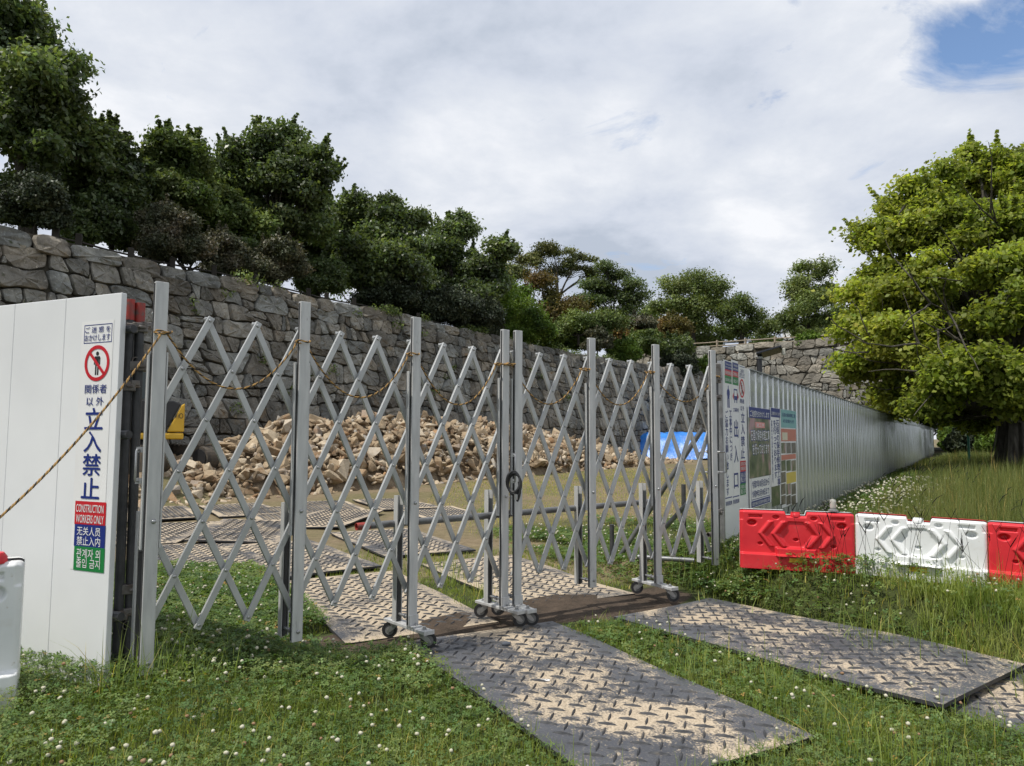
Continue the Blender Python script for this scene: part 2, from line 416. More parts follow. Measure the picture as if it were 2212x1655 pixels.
# ------------------------------------------------------------------ stone walls
def stone_wall(name, label, A, U, N, L, zt, zb, batter, cell, seed, mats, jit=0.42, cap=True, flatten=0.75, tint=(1, 1, 1)):
    """A: plan point under the top edge at s=0; U along, N horizontal out of the face; zt(s) top height"""
    r = np.random.default_rng(seed)
    A = np.array(A); U = np.array(U); N = np.array(N)
    cells = []; caph = 0.62*cell
    ztop_ = max(zt(0), zt(L), zt(L/2)); zl = [zb]
    while zl[-1] < ztop_+cell: zl.append(zl[-1]+cell*flatten*r.uniform(0.72, 1.35))
    ph = r.uniform(0, 6.28, (len(zl), 3)); am = jit*cell*0.30
    def line(k, s_): return zl[k]+(am*(math.sin(s_*0.9/cell+ph[k, 0])+0.8*math.sin(s_*2.3/cell+ph[k, 1])+0.6*math.sin(s_*4.1/cell+ph[k, 2])) if k else 0)
    for k in range(len(zl)-1):
        hrow = zl[k+1]-zl[k]; s = -r.uniform(0, cell)
        sl = r.normal(0, 0.12)*hrow
        while s < L:
            w = float(np.clip(hrow*r.lognormal(0.22, 0.36), 0.45*cell, 2.3*cell)); s2 = s+w; sl2 = r.normal(0, 0.17)*hrow
            quad = [(s-sl, line(k, s-sl)), (s+w*r.uniform(0.35, 0.65), None), (s2-sl2, line(k, s2-sl2)), (s2+sl2, line(k+1, s2+sl2)), (s2-w*r.uniform(0.35, 0.65), None), (s+sl, line(k+1, s+sl))]
            quad[1] = (quad[1][0], line(k, quad[1][0])-r.uniform(0, 0.06)*hrow); quad[4] = (quad[4][0], line(k+1, quad[4][0])+r.uniform(-0.02, 0.08)*hrow)
            q = np.array(quad)+r.normal(0, 0.020*cell, (6, 2)); parts_ = [q]; u_ = r.random()
            if u_ < 0.10: m1, m2 = q[1], q[4]; parts_ = [np.array([q[0], m1, m2, q[5]]), np.array([m1, q[2], q[3], m2])]
            elif u_ < 0.20: a_ = q[0]*0.45+q[5]*0.55; b_ = q[2]*0.6+q[3]*0.4; parts_ = [np.array([q[0], q[1], q[2], b_, a_]), np.array([a_, b_, q[3], q[4], q[5]])]
            elif u_ < 0.42:                                                  # a chinking stone in the corner
                a_ = q[2]*0.68+q[1]*0.32; b_ = q[2]*0.62+q[3]*0.38; parts_ = [np.array([q[0], q[1], a_, b_, q[3], q[4], q[5]]), np.array([a_, q[2], b_])]
            for c_ in parts_:
                cen_ = c_.mean(0); tp = zt(min(max(cen_[0], 0), L))-(caph if cap else 0)
                if cen_[1] > tp-0.05*cell or cen_[0] < -0.3*cell or cen_[0] > L+0.3*cell: continue
                c_ = c_.copy(); c_[:, 1] = np.minimum(c_[:, 1], tp-0.01); c_[:, 0] = np.clip(c_[:, 0], 0, L); cells.append(c_)
            s = s2; sl = sl2
    if cap:
        s = 0.0
        while s < L-0.2:
            w = min(r.uniform(0.9, 2.5)*cell, L-s); z1 = zt(s+w/2)+r.normal(0, 0.05)*cell; z0 = z1-caph-r.uniform(0.05, 0.3)*cell
            cells.append(np.array([(s, z0), (s+w*0.5, z0-0.04), (s+w, z0), (s+w, z1+r.normal(0, 0.02)), (s, z1+r.normal(0, 0.02))])); s += w
    V = []; F = []; C = []; MI = []
    def P3(sz, dep):
        s_, z_ = sz; off = dep-batter*(z_-zt(min(max(s_, 0), L)))
        xy = A+U*s_+N*off
        return (xy[0], xy[1], z_)
    for k in cells:
        for q_ in ((0.10, 0.26), (0.22, 0.28)):                              # round the corners
            k2 = []
            for i in range(len(k)):
                p0, p1 = k[i], k[(i+1) % len(k)]
                q0, q1 = r.uniform(q_[0], q_[1], 2); k2 += [p0*(1-q0)+p1*q0, p0*q1+p1*(1-q1)]
            k = np.array(k2)
        cen = k.mean(0); ext = np.linalg.norm(k-cen, axis=1); rr = ext.mean()
        if rr < 0.05*cell: continue
        gap = r.uniform(0.006, 0.032)*min(1, rr/(0.3*cell))
        k = cen+(k-cen)*(1-gap/np.maximum(ext, 1e-3))[:, None]
        n = len(k); bul = r.uniform(0.02, 0.14)*min(rr, 0.6)*1.2; tilt = r.normal(0, 0.06, 2)
        b0 = len(V); prot = r.normal(0, 0.03)
        rough = r.normal(0, 0.026*min(1, rr/0.4), (4, n))
        for ri, (f, dpt) in enumerate(((1.0, -0.15), (0.985, -0.03), (0.93, bul*0.6), (0.55, bul*0.95))):
            for i in range(n):
                w_ = cen+(k[i]-cen)*f; tl = ((w_-cen)*tilt).sum()
                V.append(P3(w_, prot+dpt+tl+(rough[ri, i] if ri else 0)))
        V.append(P3(cen, prot+bul))
        for ri in range(3):
            for i in range(n):
                j = (i+1) % n; F.append((b0+ri*n+i, b0+ri*n+j, b0+(ri+1)*n+j, b0+(ri+1)*n+i))
        for i in range(n): F.append((b0+3*n+i, b0+3*n+(i+1) % n, b0+4*n))
        MI += [0]*(len(F)-len(MI))
        g = r.uniform(0.62, 1.5); w = r.uniform(-0.06, 0.08)
        C += [(g*(1+w)*tint[0], g*tint[1], g*(1-w)*tint[2])]*(4*n+1)
    # earth behind the joints
    ns = int(L/1.5)+2; b0 = len(V); dz = 6
    for j in range(dz):
        for i in range(ns):
            s_ = min(L, i*1.5); zt_ = zt(s_)-0.05; V.append(P3((s_, zb+(zt_-zb)*j/(dz-1)), -0.13)); C.append((1, 1, 1))
    for j in range(dz-1):
        for i in range(ns-1): F.append((b0+j*ns+i, b0+j*ns+i+1, b0+(j+1)*ns+i+1, b0+(j+1)*ns+i))
    MI += [1]*(len(F)-len(MI))
    o = mesh_obj(name, V, F, mats, None, MI, True, C)
    try: o.data.set_sharp_from_angle(angle=rad(17))
    except Exception: pass
    put(o, label, 'stone wall'); return o

stoneD = mat('weathered_dark_stone', [(0.28, (0.088, 0.085, 0.076)), (0.45, (0.15, 0.145, 0.13)), (0.6, (0.22, 0.212, 0.188)), (0.75, (0.30, 0.286, 0.25))], 1.7, 0.88, 0, 8, 0.9, 7, col_attr=1.0, spec=0.25,
             speck=[(17, 0.63, 0.70, (0.34, 0.335, 0.30)), (5.5, 0.60, 0.74, (0.07, 0.075, 0.045)), (2.2, 0.62, 0.75, (0.19, 0.15, 0.10))], bdist=0.05, nrough=0.65)
stoneL = mat('pale_weathered_stone', [(0.28, (0.10, 0.096, 0.084)), (0.5, (0.20, 0.19, 0.165)), (0.72, (0.31, 0.292, 0.25))], 1.1, 0.88, 0, 8, 0.9, 5, col_attr=1.0, spec=0.25,
             speck=[(9, 0.64, 0.72, (0.5, 0.48, 0.42)), (3.0, 0.58, 0.74, (0.10, 0.10, 0.085))], bdist=0.06, nrough=0.65)
earth = mat('dark_joint_earth', [(0.3, (0.035, 0.033, 0.026)), (0.7, (0.085, 0.075, 0.058))], 4, 0.95, spec=0.1)
WD = 20.0
def wtop(a):
    """height of the left wall's top edge; a = distance along UW"""
    return 6.66+0.0*a+1.1*float(sstep(36, 74, a))+0.05*math.sin(a*0.9)
def wpt(a, b): return UW*a+NW*b
A0 = -14.0
stone_wall('stone_wall', 'long dark grey dry stone castle wall with irregular boulders running away on the left', wpt(A0, WD), UW, -NW, 88.0, lambda s: wtop(s+A0), -0.3, 0.20, 0.62, 11, [stoneD, earth], 0.30, True, 0.82)
F0 = np.array([18.8, 75.0])-np.array([0.863, -0.505])*7.0; FU = np.array([0.863, -0.505]); FN = np.array([-0.505, -0.863])
stone_wall('stone_wall', 'tall pale sunlit stone castle wall closing the far end behind the hoarding', F0, FU, FN, 28.0, lambda s: 10.75+0.02*s+0.06*math.sin(s), -0.3, 0.14, 0.95, 5, [stoneL, earth], 0.34, True, 0.85)

# ------------------------------------------------------------------ raised ground above the walls
hillm = mat('hill_grass', [(0.3, (0.04, 0.05, 0.018)), (0.5, (0.085, 0.10, 0.03)), (0.7, (0.16, 0.145, 0.06))], 0.8, 0.95, 0, 7, 0.5, 6, spec=0.1, bdist=0.1)
av = np.arange(-40, 90, 1.5); bv = np.concatenate([[WD+0.02, WD+0.5, WD+1.2, WD+2.5, WD+4.5], np.arange(WD+7, WD+90, 6)])
V = []
for b_ in bv:
    for a_ in av:
        p = wpt(a_, b_); e = b_-WD
        z = wtop(min(a_, 74))-0.22+min(e, 30)*0.10*float(sstep(35, 60, a_))+0.30*float(sstep(0.6, 3, e))*float(sstep(28, 45, a_))+(0.06*math.sin(a_*1.3+b_) if e > 1 else 0)
        V.append((p[0], p[1], z))
na = len(av); ii = np.arange(len(V)).reshape(len(bv), na)
HF = np.stack([ii[:-1, :-1].ravel(), ii[:-1, 1:].ravel(), ii[1:, 1:].ravel(), ii[1:, :-1].ravel()], 1)
put(mesh_obj('terrain', np.array(V), HF, hillm, smooth=True), kind='structure')
V = []
for e in (0.02, 1.0, 3, 8, 25, 60):
    for s in np.arange(-12, 60, 3.0):
        p = F0+FU*s-FN*e; V.append((p[0], p[1], 10.55+0.02*min(s, 30)+(0.05*math.sin(s*2) if e > 0.5 else 0)))
ns_ = len(np.arange(-12, 60, 3.0)); ii = np.arange(len(V)).reshape(6, ns_)
HF = np.stack([ii[:-1, :-1].ravel(), ii[:-1, 1:].ravel(), ii[1:, 1:].ravel(), ii[1:, :-1].ravel()], 1)
put(mesh_obj('terrain', np.array(V), HF, hillm, smooth=True), kind='structure')

# ------------------------------------------------------------------ trees
def leaves(cl, n_per, size, seed, up=0.45, flat_=0.65, aspect=0.5, sdev=0.30, shades=(0.7, 1.3), edge=0.55):
    """cl: (x,y,z,r) leaf clumps -> vertices, faces, colours of pointed leaves"""
    r = np.random.default_rng(seed); cl = np.asarray(cl)
    w = cl[:, 3]**2; cnt = r.poisson(n_per*w/w.mean())
    ci = np.repeat(np.arange(len(cl)), cnt); n = len(ci)
    d = r.normal(0, 1, (n, 3)); d /= np.linalg.norm(d, axis=1)[:, None]
    rad_ = cl[ci, 3]*(edge+(1.25-edge)*r.random(n)**0.55)*(1+0.22*r.normal(0, 1, n))
    p = cl[ci, :3]+d*rad_[:, None]*np.array([1, 1, flat_])
    nrm = r.normal(0, 1, (n, 3))*0.8+d*0.5+np.array([0, 0, up]); nrm /= np.linalg.norm(nrm, axis=1)[:, None]
    a = np.cross(nrm, r.normal(0, 1, (n, 3))); a /= np.maximum(np.linalg.norm(a, axis=1), 1e-6)[:, None]
    a[:, 2] -= 0.25; a /= np.linalg.norm(a, axis=1)[:, None]
    b = np.cross(nrm, a)
    s = size*np.clip(np.exp(r.normal(0, sdev, n)), 0.5, 1.6)
    L = (s*0.5)[:, None]; Wd = (s*0.5*aspect)[:, None]
    V = np.empty((n, 4, 3)); V[:, 0] = p-a*L; V[:, 1] = p+b*Wd+a*L*0.1+nrm*Wd*0.3; V[:, 2] = p+a*L; V[:, 3] = p-b*Wd+a*L*0.1+nrm*Wd*0.3
    F = np.arange(n*4).reshape(n, 4)
    cs = r.uniform(*shades, len(cl))[ci]*r.uniform(0.55, 1.45, n)
    hue = r.normal(0, 0.06, n)
    C = np.stack([cs*(1+hue), cs, cs*(1-hue)], 1)
    return V.reshape(-1, 3), F, np.repeat(C, 4, 0)

def clumps(lobes, n_per, rc, seed, shell=(0.55, 1.0), zlo=-0.8):
    r = np.random.default_rng(seed); out = []
    for (x, y, z, rx, ry, rz) in lobes:
        k = max(5, int(n_per*3.2*(rx*rz)))
        for _ in range(k):
            d = r.normal(0, 1, 3); d /= np.linalg.norm(d)
            if d[2] < zlo: d[2] = -d[2]
            f = r.uniform(*shell)
            out.append((x+d[0]*rx*f, y+d[1]*ry*f, z+d[2]*rz*f, rc*r.uniform(0.6, 1.35)))
    return out

def limb(mb, p0, p1, r0, r1, seed, wob=0.08, n=6, sag=0.0):
    r = np.random.default_rng(seed); p0 = np.array(p0, float); p1 = np.array(p1, float); L = np.linalg.norm(p1-p0)
    pts = []; rs = []; off = np.zeros(3)
    for i in range(n+1):
        q = i/n; off = off+(r.normal(0, wob*L/n, 3) if 0 < i < n else 0)
        env = math.sin(math.pi*q)
        pts.append(p0+(p1-p0)*q+off*env+np.array([0, 0, -sag*L*env])); rs.append(r0+(r1-r0)*q**0.8)
    mb.tube(pts, rs, 7)
    return pts

BARK = mat('dark_bark', [(0.3, (0.028, 0.024, 0.02)), (0.7, (0.075, 0.065, 0.055))], 5, 0.9, 0, 6, 0.8, 14, stretch=(3, 3, 0.7), spec=0.15, bdist=0.04)
BARKG = mat('grey_bark', [(0.3, (0.045, 0.040, 0.034)), (0.7, (0.13, 0.12, 0.10))], 4, 0.9, 0, 6, 0.8, 14, stretch=(3, 3, 0.6), spec=0.15, bdist=0.04)

def tree(name, label, cat, base, lobes, lmat, leaf, n_leaf, rc, seed, trunk_r=0.2, fork=None, ncl=3.0, bark=None, group=None, up=0.45, flat_=0.65, shades=(0.65, 1.35), twigs=12, shell=(0.2, 1.02), zlo=-0.8, aspect=0.55, edge=0.0, limbs=None, stems=1, sprigs=0, sprig_l=0.7):
    root = thing(name, label, cat, base, 0, group)
    cl = clumps(lobes, ncl, rc, seed, shell, zlo)
    n_per = n_leaf*1.7/len(cl); rs_ = np.random.default_rng(seed+9)
    outer = sorted(cl, key=lambda q: q[2]-0.25*abs(q[0]-np.mean([k[0] for k in cl])), reverse=True)[:max(4, len(cl)//2)]
    mid = np.array([np.mean([k[i] for k in cl]) for i in range(3)])
    cl = list(cl)
    for s_ in range(sprigs):
        q = np.array(outer[int(rs_.integers(len(outer)))]); d_ = (q[:3]-mid); d_ /= max(np.linalg.norm(d_), 1e-3); d_ = d_*0.8+np.array([0, 0, 0.75])+rs_.normal(0, 0.3, 3); d_ /= np.linalg.norm(d_)
        L_ = sprig_l*rs_.uniform(0.5, 1.3)
        for j in range(7): p_ = q[:3]+d_*(q[3]*0.5+L_*j/6)+np.array([0, 0, 0.02*j*j*0.2]); cl.append((p_[0], p_[1], p_[2], rc*(0.22-0.022*j)))
    trunk_r *= 0.75
    V, F, C = leaves(cl, n_per, leaf, seed+1, up, flat_, aspect, shades=shades, edge=edge)
    mesh_obj('crown', V, F, lmat, root, None, False, C)
    mb = MB(); r = np.random.default_rng(seed+2)
    base = np.array(base, float)
    if fork is None:
        cz = np.mean([l[2]-l[5] for l in lobes]); cx = np.mean([l[0] for l in lobes]); cy = np.mean([l[1] for l in lobes])
        fork = np.array([(base[0]*0.6+cx*0.4), (base[1]*0.6+cy*0.4), max(base[2]+0.5, base[2]*0.45+cz*0.55)])
    fork = np.array(fork, float)
    for s_ in range(stems):
        bb = base+(r.normal(0, trunk_r*1.2, 3)*np.array([1, 1, 0]) if s_ else 0)
        limb(mb, bb-np.array([0, 0, 0.25]), fork+(r.normal(0, trunk_r, 3) if s_ else 0), trunk_r*1.25, trunk_r*0.75, seed+5+s_, 0.05)
    for i, l in enumerate(lobes):
        c = np.array(l[:3]); c[2] -= l[5]*0.25
        limb(mb, fork, c, trunk_r*0.6, trunk_r*0.16, seed+20+i, 0.12)
        near = [k for k in cl if np.linalg.norm(np.array(k[:3])-np.array(l[:3])) < max(l[3:])*1.1]
        for j in range(min(twigs, len(near))):
            k = near[int(r.integers(len(near)))]
            q = r.uniform(0.3, 1.0); st = fork*(1-q)+c*q
            limb(mb, st, k[:3], trunk_r*0.17, trunk_r*0.05, seed+60+i*20+j, 0.15, 4)
    if limbs:
        for i, (p0, p1, r0, r1) in enumerate(limbs): 
            pts = limb(mb, p0, p1, r0, r1, seed+400+i, 0.06, 9, 0.05)
            for j in range(11):
                q = pts[int(r.integers(3, 10))]; dd_ = np.array(p1)-np.array(p0); dd_ = dd_/np.linalg.norm(dd_)+r.normal(0, 0.5, 3)+np.array([0, 0, 0.12]); dd_ /= np.linalg.norm(dd_)
                limb(mb, q, q+dd_*r.uniform(0.8, 2.3), 0.035, 0.008, seed+500+i*20+j, 0.12, 5, 0.06)
    mb.build('trunk', bark or BARK, root, True)
    return root

def lob(px, py, rx, ry, d, deep=None):
    """one crown lobe seen at a picture place, at its own distance"""
    c = W(px, py, d); k = d/FPX
    return (c[0], c[1], c[2], rx*k*0.93, (deep if deep else (rx+ry)/2*k), ry*k*0.93)
def dw(px, b):
    """distance at which the line of sight through px meets the strip b behind the wall line"""
    return b/(0.844*(CX-px)/FPX+0.536)

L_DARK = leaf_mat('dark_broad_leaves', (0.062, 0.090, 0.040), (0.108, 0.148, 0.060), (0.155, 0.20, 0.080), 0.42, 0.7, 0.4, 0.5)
L_MID = leaf_mat('mid_green_leaves', (0.068, 0.10, 0.034), (0.125, 0.17, 0.052), (0.185, 0.23, 0.075), 0.28, 0.6)
L_PALE = leaf_mat('pale_young_leaves', (0.06, 0.09, 0.025), (0.11, 0.15, 0.05), (0.17, 0.20, 0.09), 0.35, 0.8)
L_MAPLE = leaf_mat('yellow_green_maple_leaves', (0.18, 0.23, 0.05), (0.27, 0.315, 0.065), (0.36, 0.385, 0.088), 0.58, 0.28, 0.45)
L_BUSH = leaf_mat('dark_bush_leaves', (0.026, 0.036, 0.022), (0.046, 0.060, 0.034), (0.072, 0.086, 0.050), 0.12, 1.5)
L_BROWN = leaf_mat('purplish_bush_leaves', (0.055, 0.068, 0.038), (0.098, 0.10, 0.062), (0.19, 0.165, 0.125), 0.18, 1.2)
L_BRIGHT = leaf_mat('bright_bush_leaves', (0.065, 0.115, 0.024), (0.125, 0.195, 0.036), (0.19, 0.27, 0.052), 0.35, 1.2)
L_RUST = leaf_mat('rusty_orange_leaves', (0.075, 0.085, 0.024), (0.125, 0.105, 0.032), (0.18, 0.115, 0.042), 0.3, 0.5)
L_PINE = leaf_mat('pine_needles', (0.070, 0.090, 0.034), (0.13, 0.148, 0.055), (0.20, 0.20, 0.08), 0.2, 0.4)
L_FAR = leaf_mat('far_green_leaves', (0.085, 0.12, 0.04), (0.155, 0.195, 0.064), (0.22, 0.26, 0.092), 0.3, 0.25)

GT = 'trees above the left stone wall'
def on_wall(px, b):
    d = dw(px, b); x = (px-CX)/FPX*d
    a = x*UW[0]+d*UW[1]
    return np.array([x, d, wtop(a)-0.2])

b = 23.0
d = dw(60, b)
tree('broadleaf_tree', 'tallest dark broadleaf tree rising at the left edge above the wall', 'tree', on_wall(45, b),
     [lob(20, 110, 90, 85, d), lob(95, 190, 95, 85, d-0.6), lob(150, 285, 85, 75, d+0.5), lob(-40, 230, 120, 120, d), lob(60, 310, 120, 65, d-0.5), lob(195, 330, 50, 60, d+0.8), lob(-110, 90, 110, 120, d+1), lob(20, 30, 45, 45, d), lob(110, 400, 120, 50, d+1.4)],
     L_DARK, 0.165, 12500, 0.56, 101, 0.30, W(45, 350, d), 3.4, sprigs=60, sprig_l=0.50, group=GT, twigs=9)
d = dw(240, 23.5)
tree('broadleaf_tree', 'dark drooping tree right of the tallest one, above the white hoarding', 'tree', on_wall(235, 23.5),
     [lob(225, 330, 55, 50, d), lob(255, 390, 45, 60, d), lob(190, 420, 60, 60, d+0.8), lob(240, 450, 60, 45, d-0.3)], L_DARK, 0.155, 4600, 0.48, 121, 0.13, None, 4.2, sprigs=60, sprig_l=0.50, group=GT, twigs=7)
d = dw(340, 23.8)
tree('broadleaf_tree', 'light feathery young tree with thin pale upright shoots', 'tree', on_wall(300, 23.8),
     [lob(345, 330, 50, 32, d), lob(320, 385, 65, 42, d), lob(395, 350, 32, 42, d+0.5), lob(395, 420, 70, 50, d), lob(290, 450, 55, 50, d-0.5), lob(340, 480, 60, 40, d)], L_PALE, 0.145, 3000, 0.44, 131, 0.10, None, 4.0, sprigs=60, sprig_l=0.50, group=GT, shell=(0.4, 1.05), twigs=9, stems=3)
d = dw(440, 24.5)
tree('broadleaf_tree', 'mid green tree filling in behind the brownish round bushes', 'tree', on_wall(450, 24.5),
     [lob(430, 420, 60, 50, d), lob(480, 400, 60, 40, d+1), lob(500, 470, 70, 50, d), lob(420, 480, 60, 40, d)], L_MID, 0.155, 5600, 0.5, 141, 0.14, None, 3.6, sprigs=60, sprig_l=0.50, group=GT, twigs=7)
d = dw(600, 23.5)
tree('broadleaf_tree', 'spreading dark cherry tree with level crown and leaning limbs mid wall', 'tree', on_wall(590, 23.5),
     [lob(550, 325, 75, 40, d), lob(625, 330, 65, 45, d+0.6), lob(690, 365, 48, 45, d), lob(600, 395, 85, 45, d-0.5), lob(520, 410, 60, 45, d+0.5), lob(670, 425, 60, 40, d), lob(560, 470, 75, 45, d+0.8), lob(640, 490, 75, 45, d+0.4), lob(590, 305, 40, 25, d)],
     L_DARK, 0.165, 8800, 0.5, 151, 0.22, None, 3.6, sprigs=60, sprig_l=0.50, group=GT, twigs=9)
d = dw(790, 23.3)
tree('broadleaf_tree', 'dense dark green tree with rounded crown right of the level cherry', 'tree', on_wall(800, 23.3),
     [lob(770, 465, 60, 45, d), lob(850, 480, 62, 48, d+0.6), lob(730, 520, 65, 50, d+0.3), lob(810, 545, 80, 50, d-0.4), lob(890, 535, 55, 45, d), lob(760, 590, 80, 45, d), lob(850, 600, 85, 45, d-0.3)],
     L_DARK, 0.18, 10500, 0.58, 161, 0.2, None, 2.8, sprigs=60, sprig_l=0.50, group=GT, twigs=7)
d = dw(1000, 23.3)
tree('broadleaf_tree', 'open topped tree with a long bough reaching right over the wall', 'tree', on_wall(975, 23.3),
     [lob(960, 505, 35, 42, d), lob(1000, 500, 25, 40, d+0.5), lob(960, 560, 70, 42, d), lob(1030, 580, 55, 38, d), lob(1085, 548, 32, 22, d-0.5), lob(935, 620, 70, 45, d), lob(1015, 630, 75, 40, d-0.4), lob(1075, 610, 35, 30, d)],
     L_DARK, 0.19, 7500, 0.56, 171, 0.17, None, 2.8, sprigs=60, sprig_l=0.50, group=GT, twigs=8, limbs=[(W(985, 650, d), W(1085, 550, d-0.5), 0.1, 0.03)])
d = dw(860, 27.5)
tree('broadleaf_tree', 'sunlit yellowish tree glimpsed low between the dark crowns', 'tree', on_wall(730, 27),
     [lob(700, 590, 60, 40, d), lob(760, 600, 60, 40, d), lob(1050, 640, 60, 40, d), lob(930, 620, 90, 50, d)], L_BRIGHT, 0.15, 9000, 0.6, 181, 0.12, None, 2.0, group=GT, twigs=5)

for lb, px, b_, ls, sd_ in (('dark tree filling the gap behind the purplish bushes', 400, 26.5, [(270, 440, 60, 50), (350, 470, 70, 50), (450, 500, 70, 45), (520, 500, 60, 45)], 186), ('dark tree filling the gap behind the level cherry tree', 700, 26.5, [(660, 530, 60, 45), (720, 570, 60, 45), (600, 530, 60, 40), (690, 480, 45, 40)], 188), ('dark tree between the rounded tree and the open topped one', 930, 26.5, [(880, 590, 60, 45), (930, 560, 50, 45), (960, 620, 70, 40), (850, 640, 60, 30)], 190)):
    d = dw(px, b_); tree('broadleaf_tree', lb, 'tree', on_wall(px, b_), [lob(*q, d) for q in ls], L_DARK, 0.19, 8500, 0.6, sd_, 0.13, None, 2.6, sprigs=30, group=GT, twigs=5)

GB = 'clipped bushes along the wall top'
def bush(label, px, py, rx, ry, b, m, seed, n=5200, leaf=0.075, cat='bush', name='bush', group=GB, d=None, base=None):
    d = d or dw(px, b)
    c = W(px, py, d); k = d/FPX
    lobes = [lob(px, py+ry*0.06, rx*0.92, ry*0.95, d)]+[lob(px+rx*q[0], py+ry*q[1], rx*0.45, ry*0.42, d+q[2]*0.5) for q in ((-0.45, 0.35, 0), (0.45, 0.35, 0.3), (0.1, -0.42, -0.3), (-0.35, -0.25, 0.2), (0.42, -0.2, 0))]
    bs_ = base if base is not None else np.array([c[0], c[1], c[2]-ry*k*1.1])
    return tree(name, label, cat, bs_, lobes, m, leaf*1.2, int(n*1.7), max(0.14, rx*k*0.26), seed, 0.05+0.02*rx*k, np.array([c[0], c[1], c[2]-ry*k*0.4]), 8.0/(rx*k*ry*k*0.9+0.2), group=group, twigs=3, shades=(0.75, 1.25), shell=(0.45, 1.0), edge=0.3, up=0.25, zlo=-1.0, sprigs=26, sprig_l=rx*k*0.22)
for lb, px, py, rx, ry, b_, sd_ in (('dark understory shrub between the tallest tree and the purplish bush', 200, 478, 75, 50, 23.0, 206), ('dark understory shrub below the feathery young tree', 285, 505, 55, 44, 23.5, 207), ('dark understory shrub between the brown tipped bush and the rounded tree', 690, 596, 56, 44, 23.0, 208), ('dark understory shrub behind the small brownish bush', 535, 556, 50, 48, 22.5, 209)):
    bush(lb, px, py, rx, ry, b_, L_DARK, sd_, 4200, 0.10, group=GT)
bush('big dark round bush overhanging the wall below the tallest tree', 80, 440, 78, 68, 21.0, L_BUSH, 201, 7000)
bush('purplish brown bush, widest of the round ones on the wall', 365, 512, 78, 66, 21.2, L_BROWN, 211, 7000)
bush('small brownish bush right beside the widest purplish bush', 478, 548, 58, 52, 21.3, L_BROWN, 221, 5000)
bush('brown tipped round bush at the wall edge left of the tall gate post', 598, 562, 62, 56, 21.2, L_BROWN, 231, 5600)
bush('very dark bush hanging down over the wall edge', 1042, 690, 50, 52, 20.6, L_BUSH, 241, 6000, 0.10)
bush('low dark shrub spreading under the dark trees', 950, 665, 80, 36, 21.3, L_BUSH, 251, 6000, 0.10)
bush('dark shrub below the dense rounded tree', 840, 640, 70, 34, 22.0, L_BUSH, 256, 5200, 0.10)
bush('bright green dome shaped bush just right of the dark hanging one', 1145, 706, 52, 36, 20.9, L_BRIGHT, 261, 7000, 0.11)
bush('purplish small round bush on the grassy wall edge', 1290, 736, 30, 27, 21.2, L_BROWN, 271, 3800, 0.12)
bush('bright green low bush beside the purplish one', 1345, 759, 38, 24, 20.9, L_BRIGHT, 281, 4600, 0.12)
bush('dull rusty bush, broad and dense, before the wooden railing', 1436, 724, 58, 42, 22.5, L_RUST, 291, 7000, 0.15)
bush('dark green bush drooping over the wall by the last gate posts', 1462, 786, 44, 24, 20.6, L_BUSH, 301, 5000, 0.13)
bush('green bush beside the drooping one, at the end of the wall', 1508, 794, 32, 20, 20.6, L_BRIGHT, 311, 4000, 0.13)
bush('pinkish brown shrub behind the low bright bush', 1378, 712, 40, 34, 23, L_BROWN, 321, 4200, 0.15)

GF_ = 'trees beyond the wall in the middle distance'
def far_tree(label, px_base, py_base, d, lobes, m, leaf, n, rc, seed, tr=0.25, name='broadleaf_tree', **kw):
    return tree(name, label, 'tree', W(px_base, py_base, d), [lob(*l, d+dd) for *l, dd in lobes], m, leaf, n, rc, seed, tr, None, kw.pop('ncl', 0.9), group=GF_, **kw)
far_tree('light green tree spreading above the bright dome bush', 1090, 710, 43, [(1085, 640, 50, 40, 0), (1130, 650, 45, 35, 1), (1110, 690, 60, 30, 0), (1060, 660, 40, 40, 2)], L_BRIGHT, 0.17, 9000, 0.7, 401, 0.15, ncl=1.6, twigs=6)
far_tree('rusty brown maple in front of the flat topped pine', 1190, 735, 52, [(1172, 625, 36, 32, 0), (1205, 660, 42, 32, 1), (1175, 680, 42, 36, 0), (1230, 665, 28, 22, 0)], L_RUST, 0.18, 9000, 0.75, 411, 0.16, ncl=1.3, twigs=6)
far_tree('green shrubby tree low beside the rusty maple', 1250, 740, 50, [(1240, 700, 45, 28, 0), (1300, 700, 40, 26, 1), (1200, 715, 40, 25, 0)], L_MID, 0.18, 7000, 0.7, 421, 0.14, ncl=1.4, twigs=5)
far_tree('flat topped umbrella pine with bare limbs showing under its canopy', 1215, 700, 72, [(1196, 543, 52, 14, 0), (1150, 563, 42, 15, 1), (1245, 566, 52, 17, -1), (1120, 590, 30, 14, 0), (1200, 585, 60, 14, 2), (1270, 590, 40, 18, 0), (1165, 608, 36, 13, 0)], L_PINE, 0.22, 10500, 0.85, 431, 0.30, 'pine_tree', ncl=0.9, twigs=10, shell=(0.3, 1.0), bark=BARKG, flat_=0.45)
far_tree('dark rounded pine right of the umbrella pine', 1325, 720, 68, [(1330, 590, 46, 24, 0), (1365, 622, 30, 28, 0), (1290, 615, 34, 18, 0), (1320, 640, 58, 22, 1), (1280, 650, 34, 14, 0), (1365, 665, 36, 24, 0), (1320, 690, 40, 22, 0)], L_DARK, 0.22, 15000, 0.9, 441, 0.28, 'pine_tree', ncl=0.9, twigs=8, flat_=0.5)
far_tree('broad green tree with dark trunk standing behind the wooden railing', 1497, 748, 82, [(1450, 625, 44, 26, 0), (1500, 615, 46, 26, 1), (1545, 632, 40, 26, 0), (1430, 665, 40, 26, 0), (1480, 665, 55, 28, -1), (1540, 670, 50, 28, 0), (1500, 700, 60, 18, 0)], L_FAR, 0.26, 15000, 1.1, 451, 0.45, ncl=0.6, twigs=8)
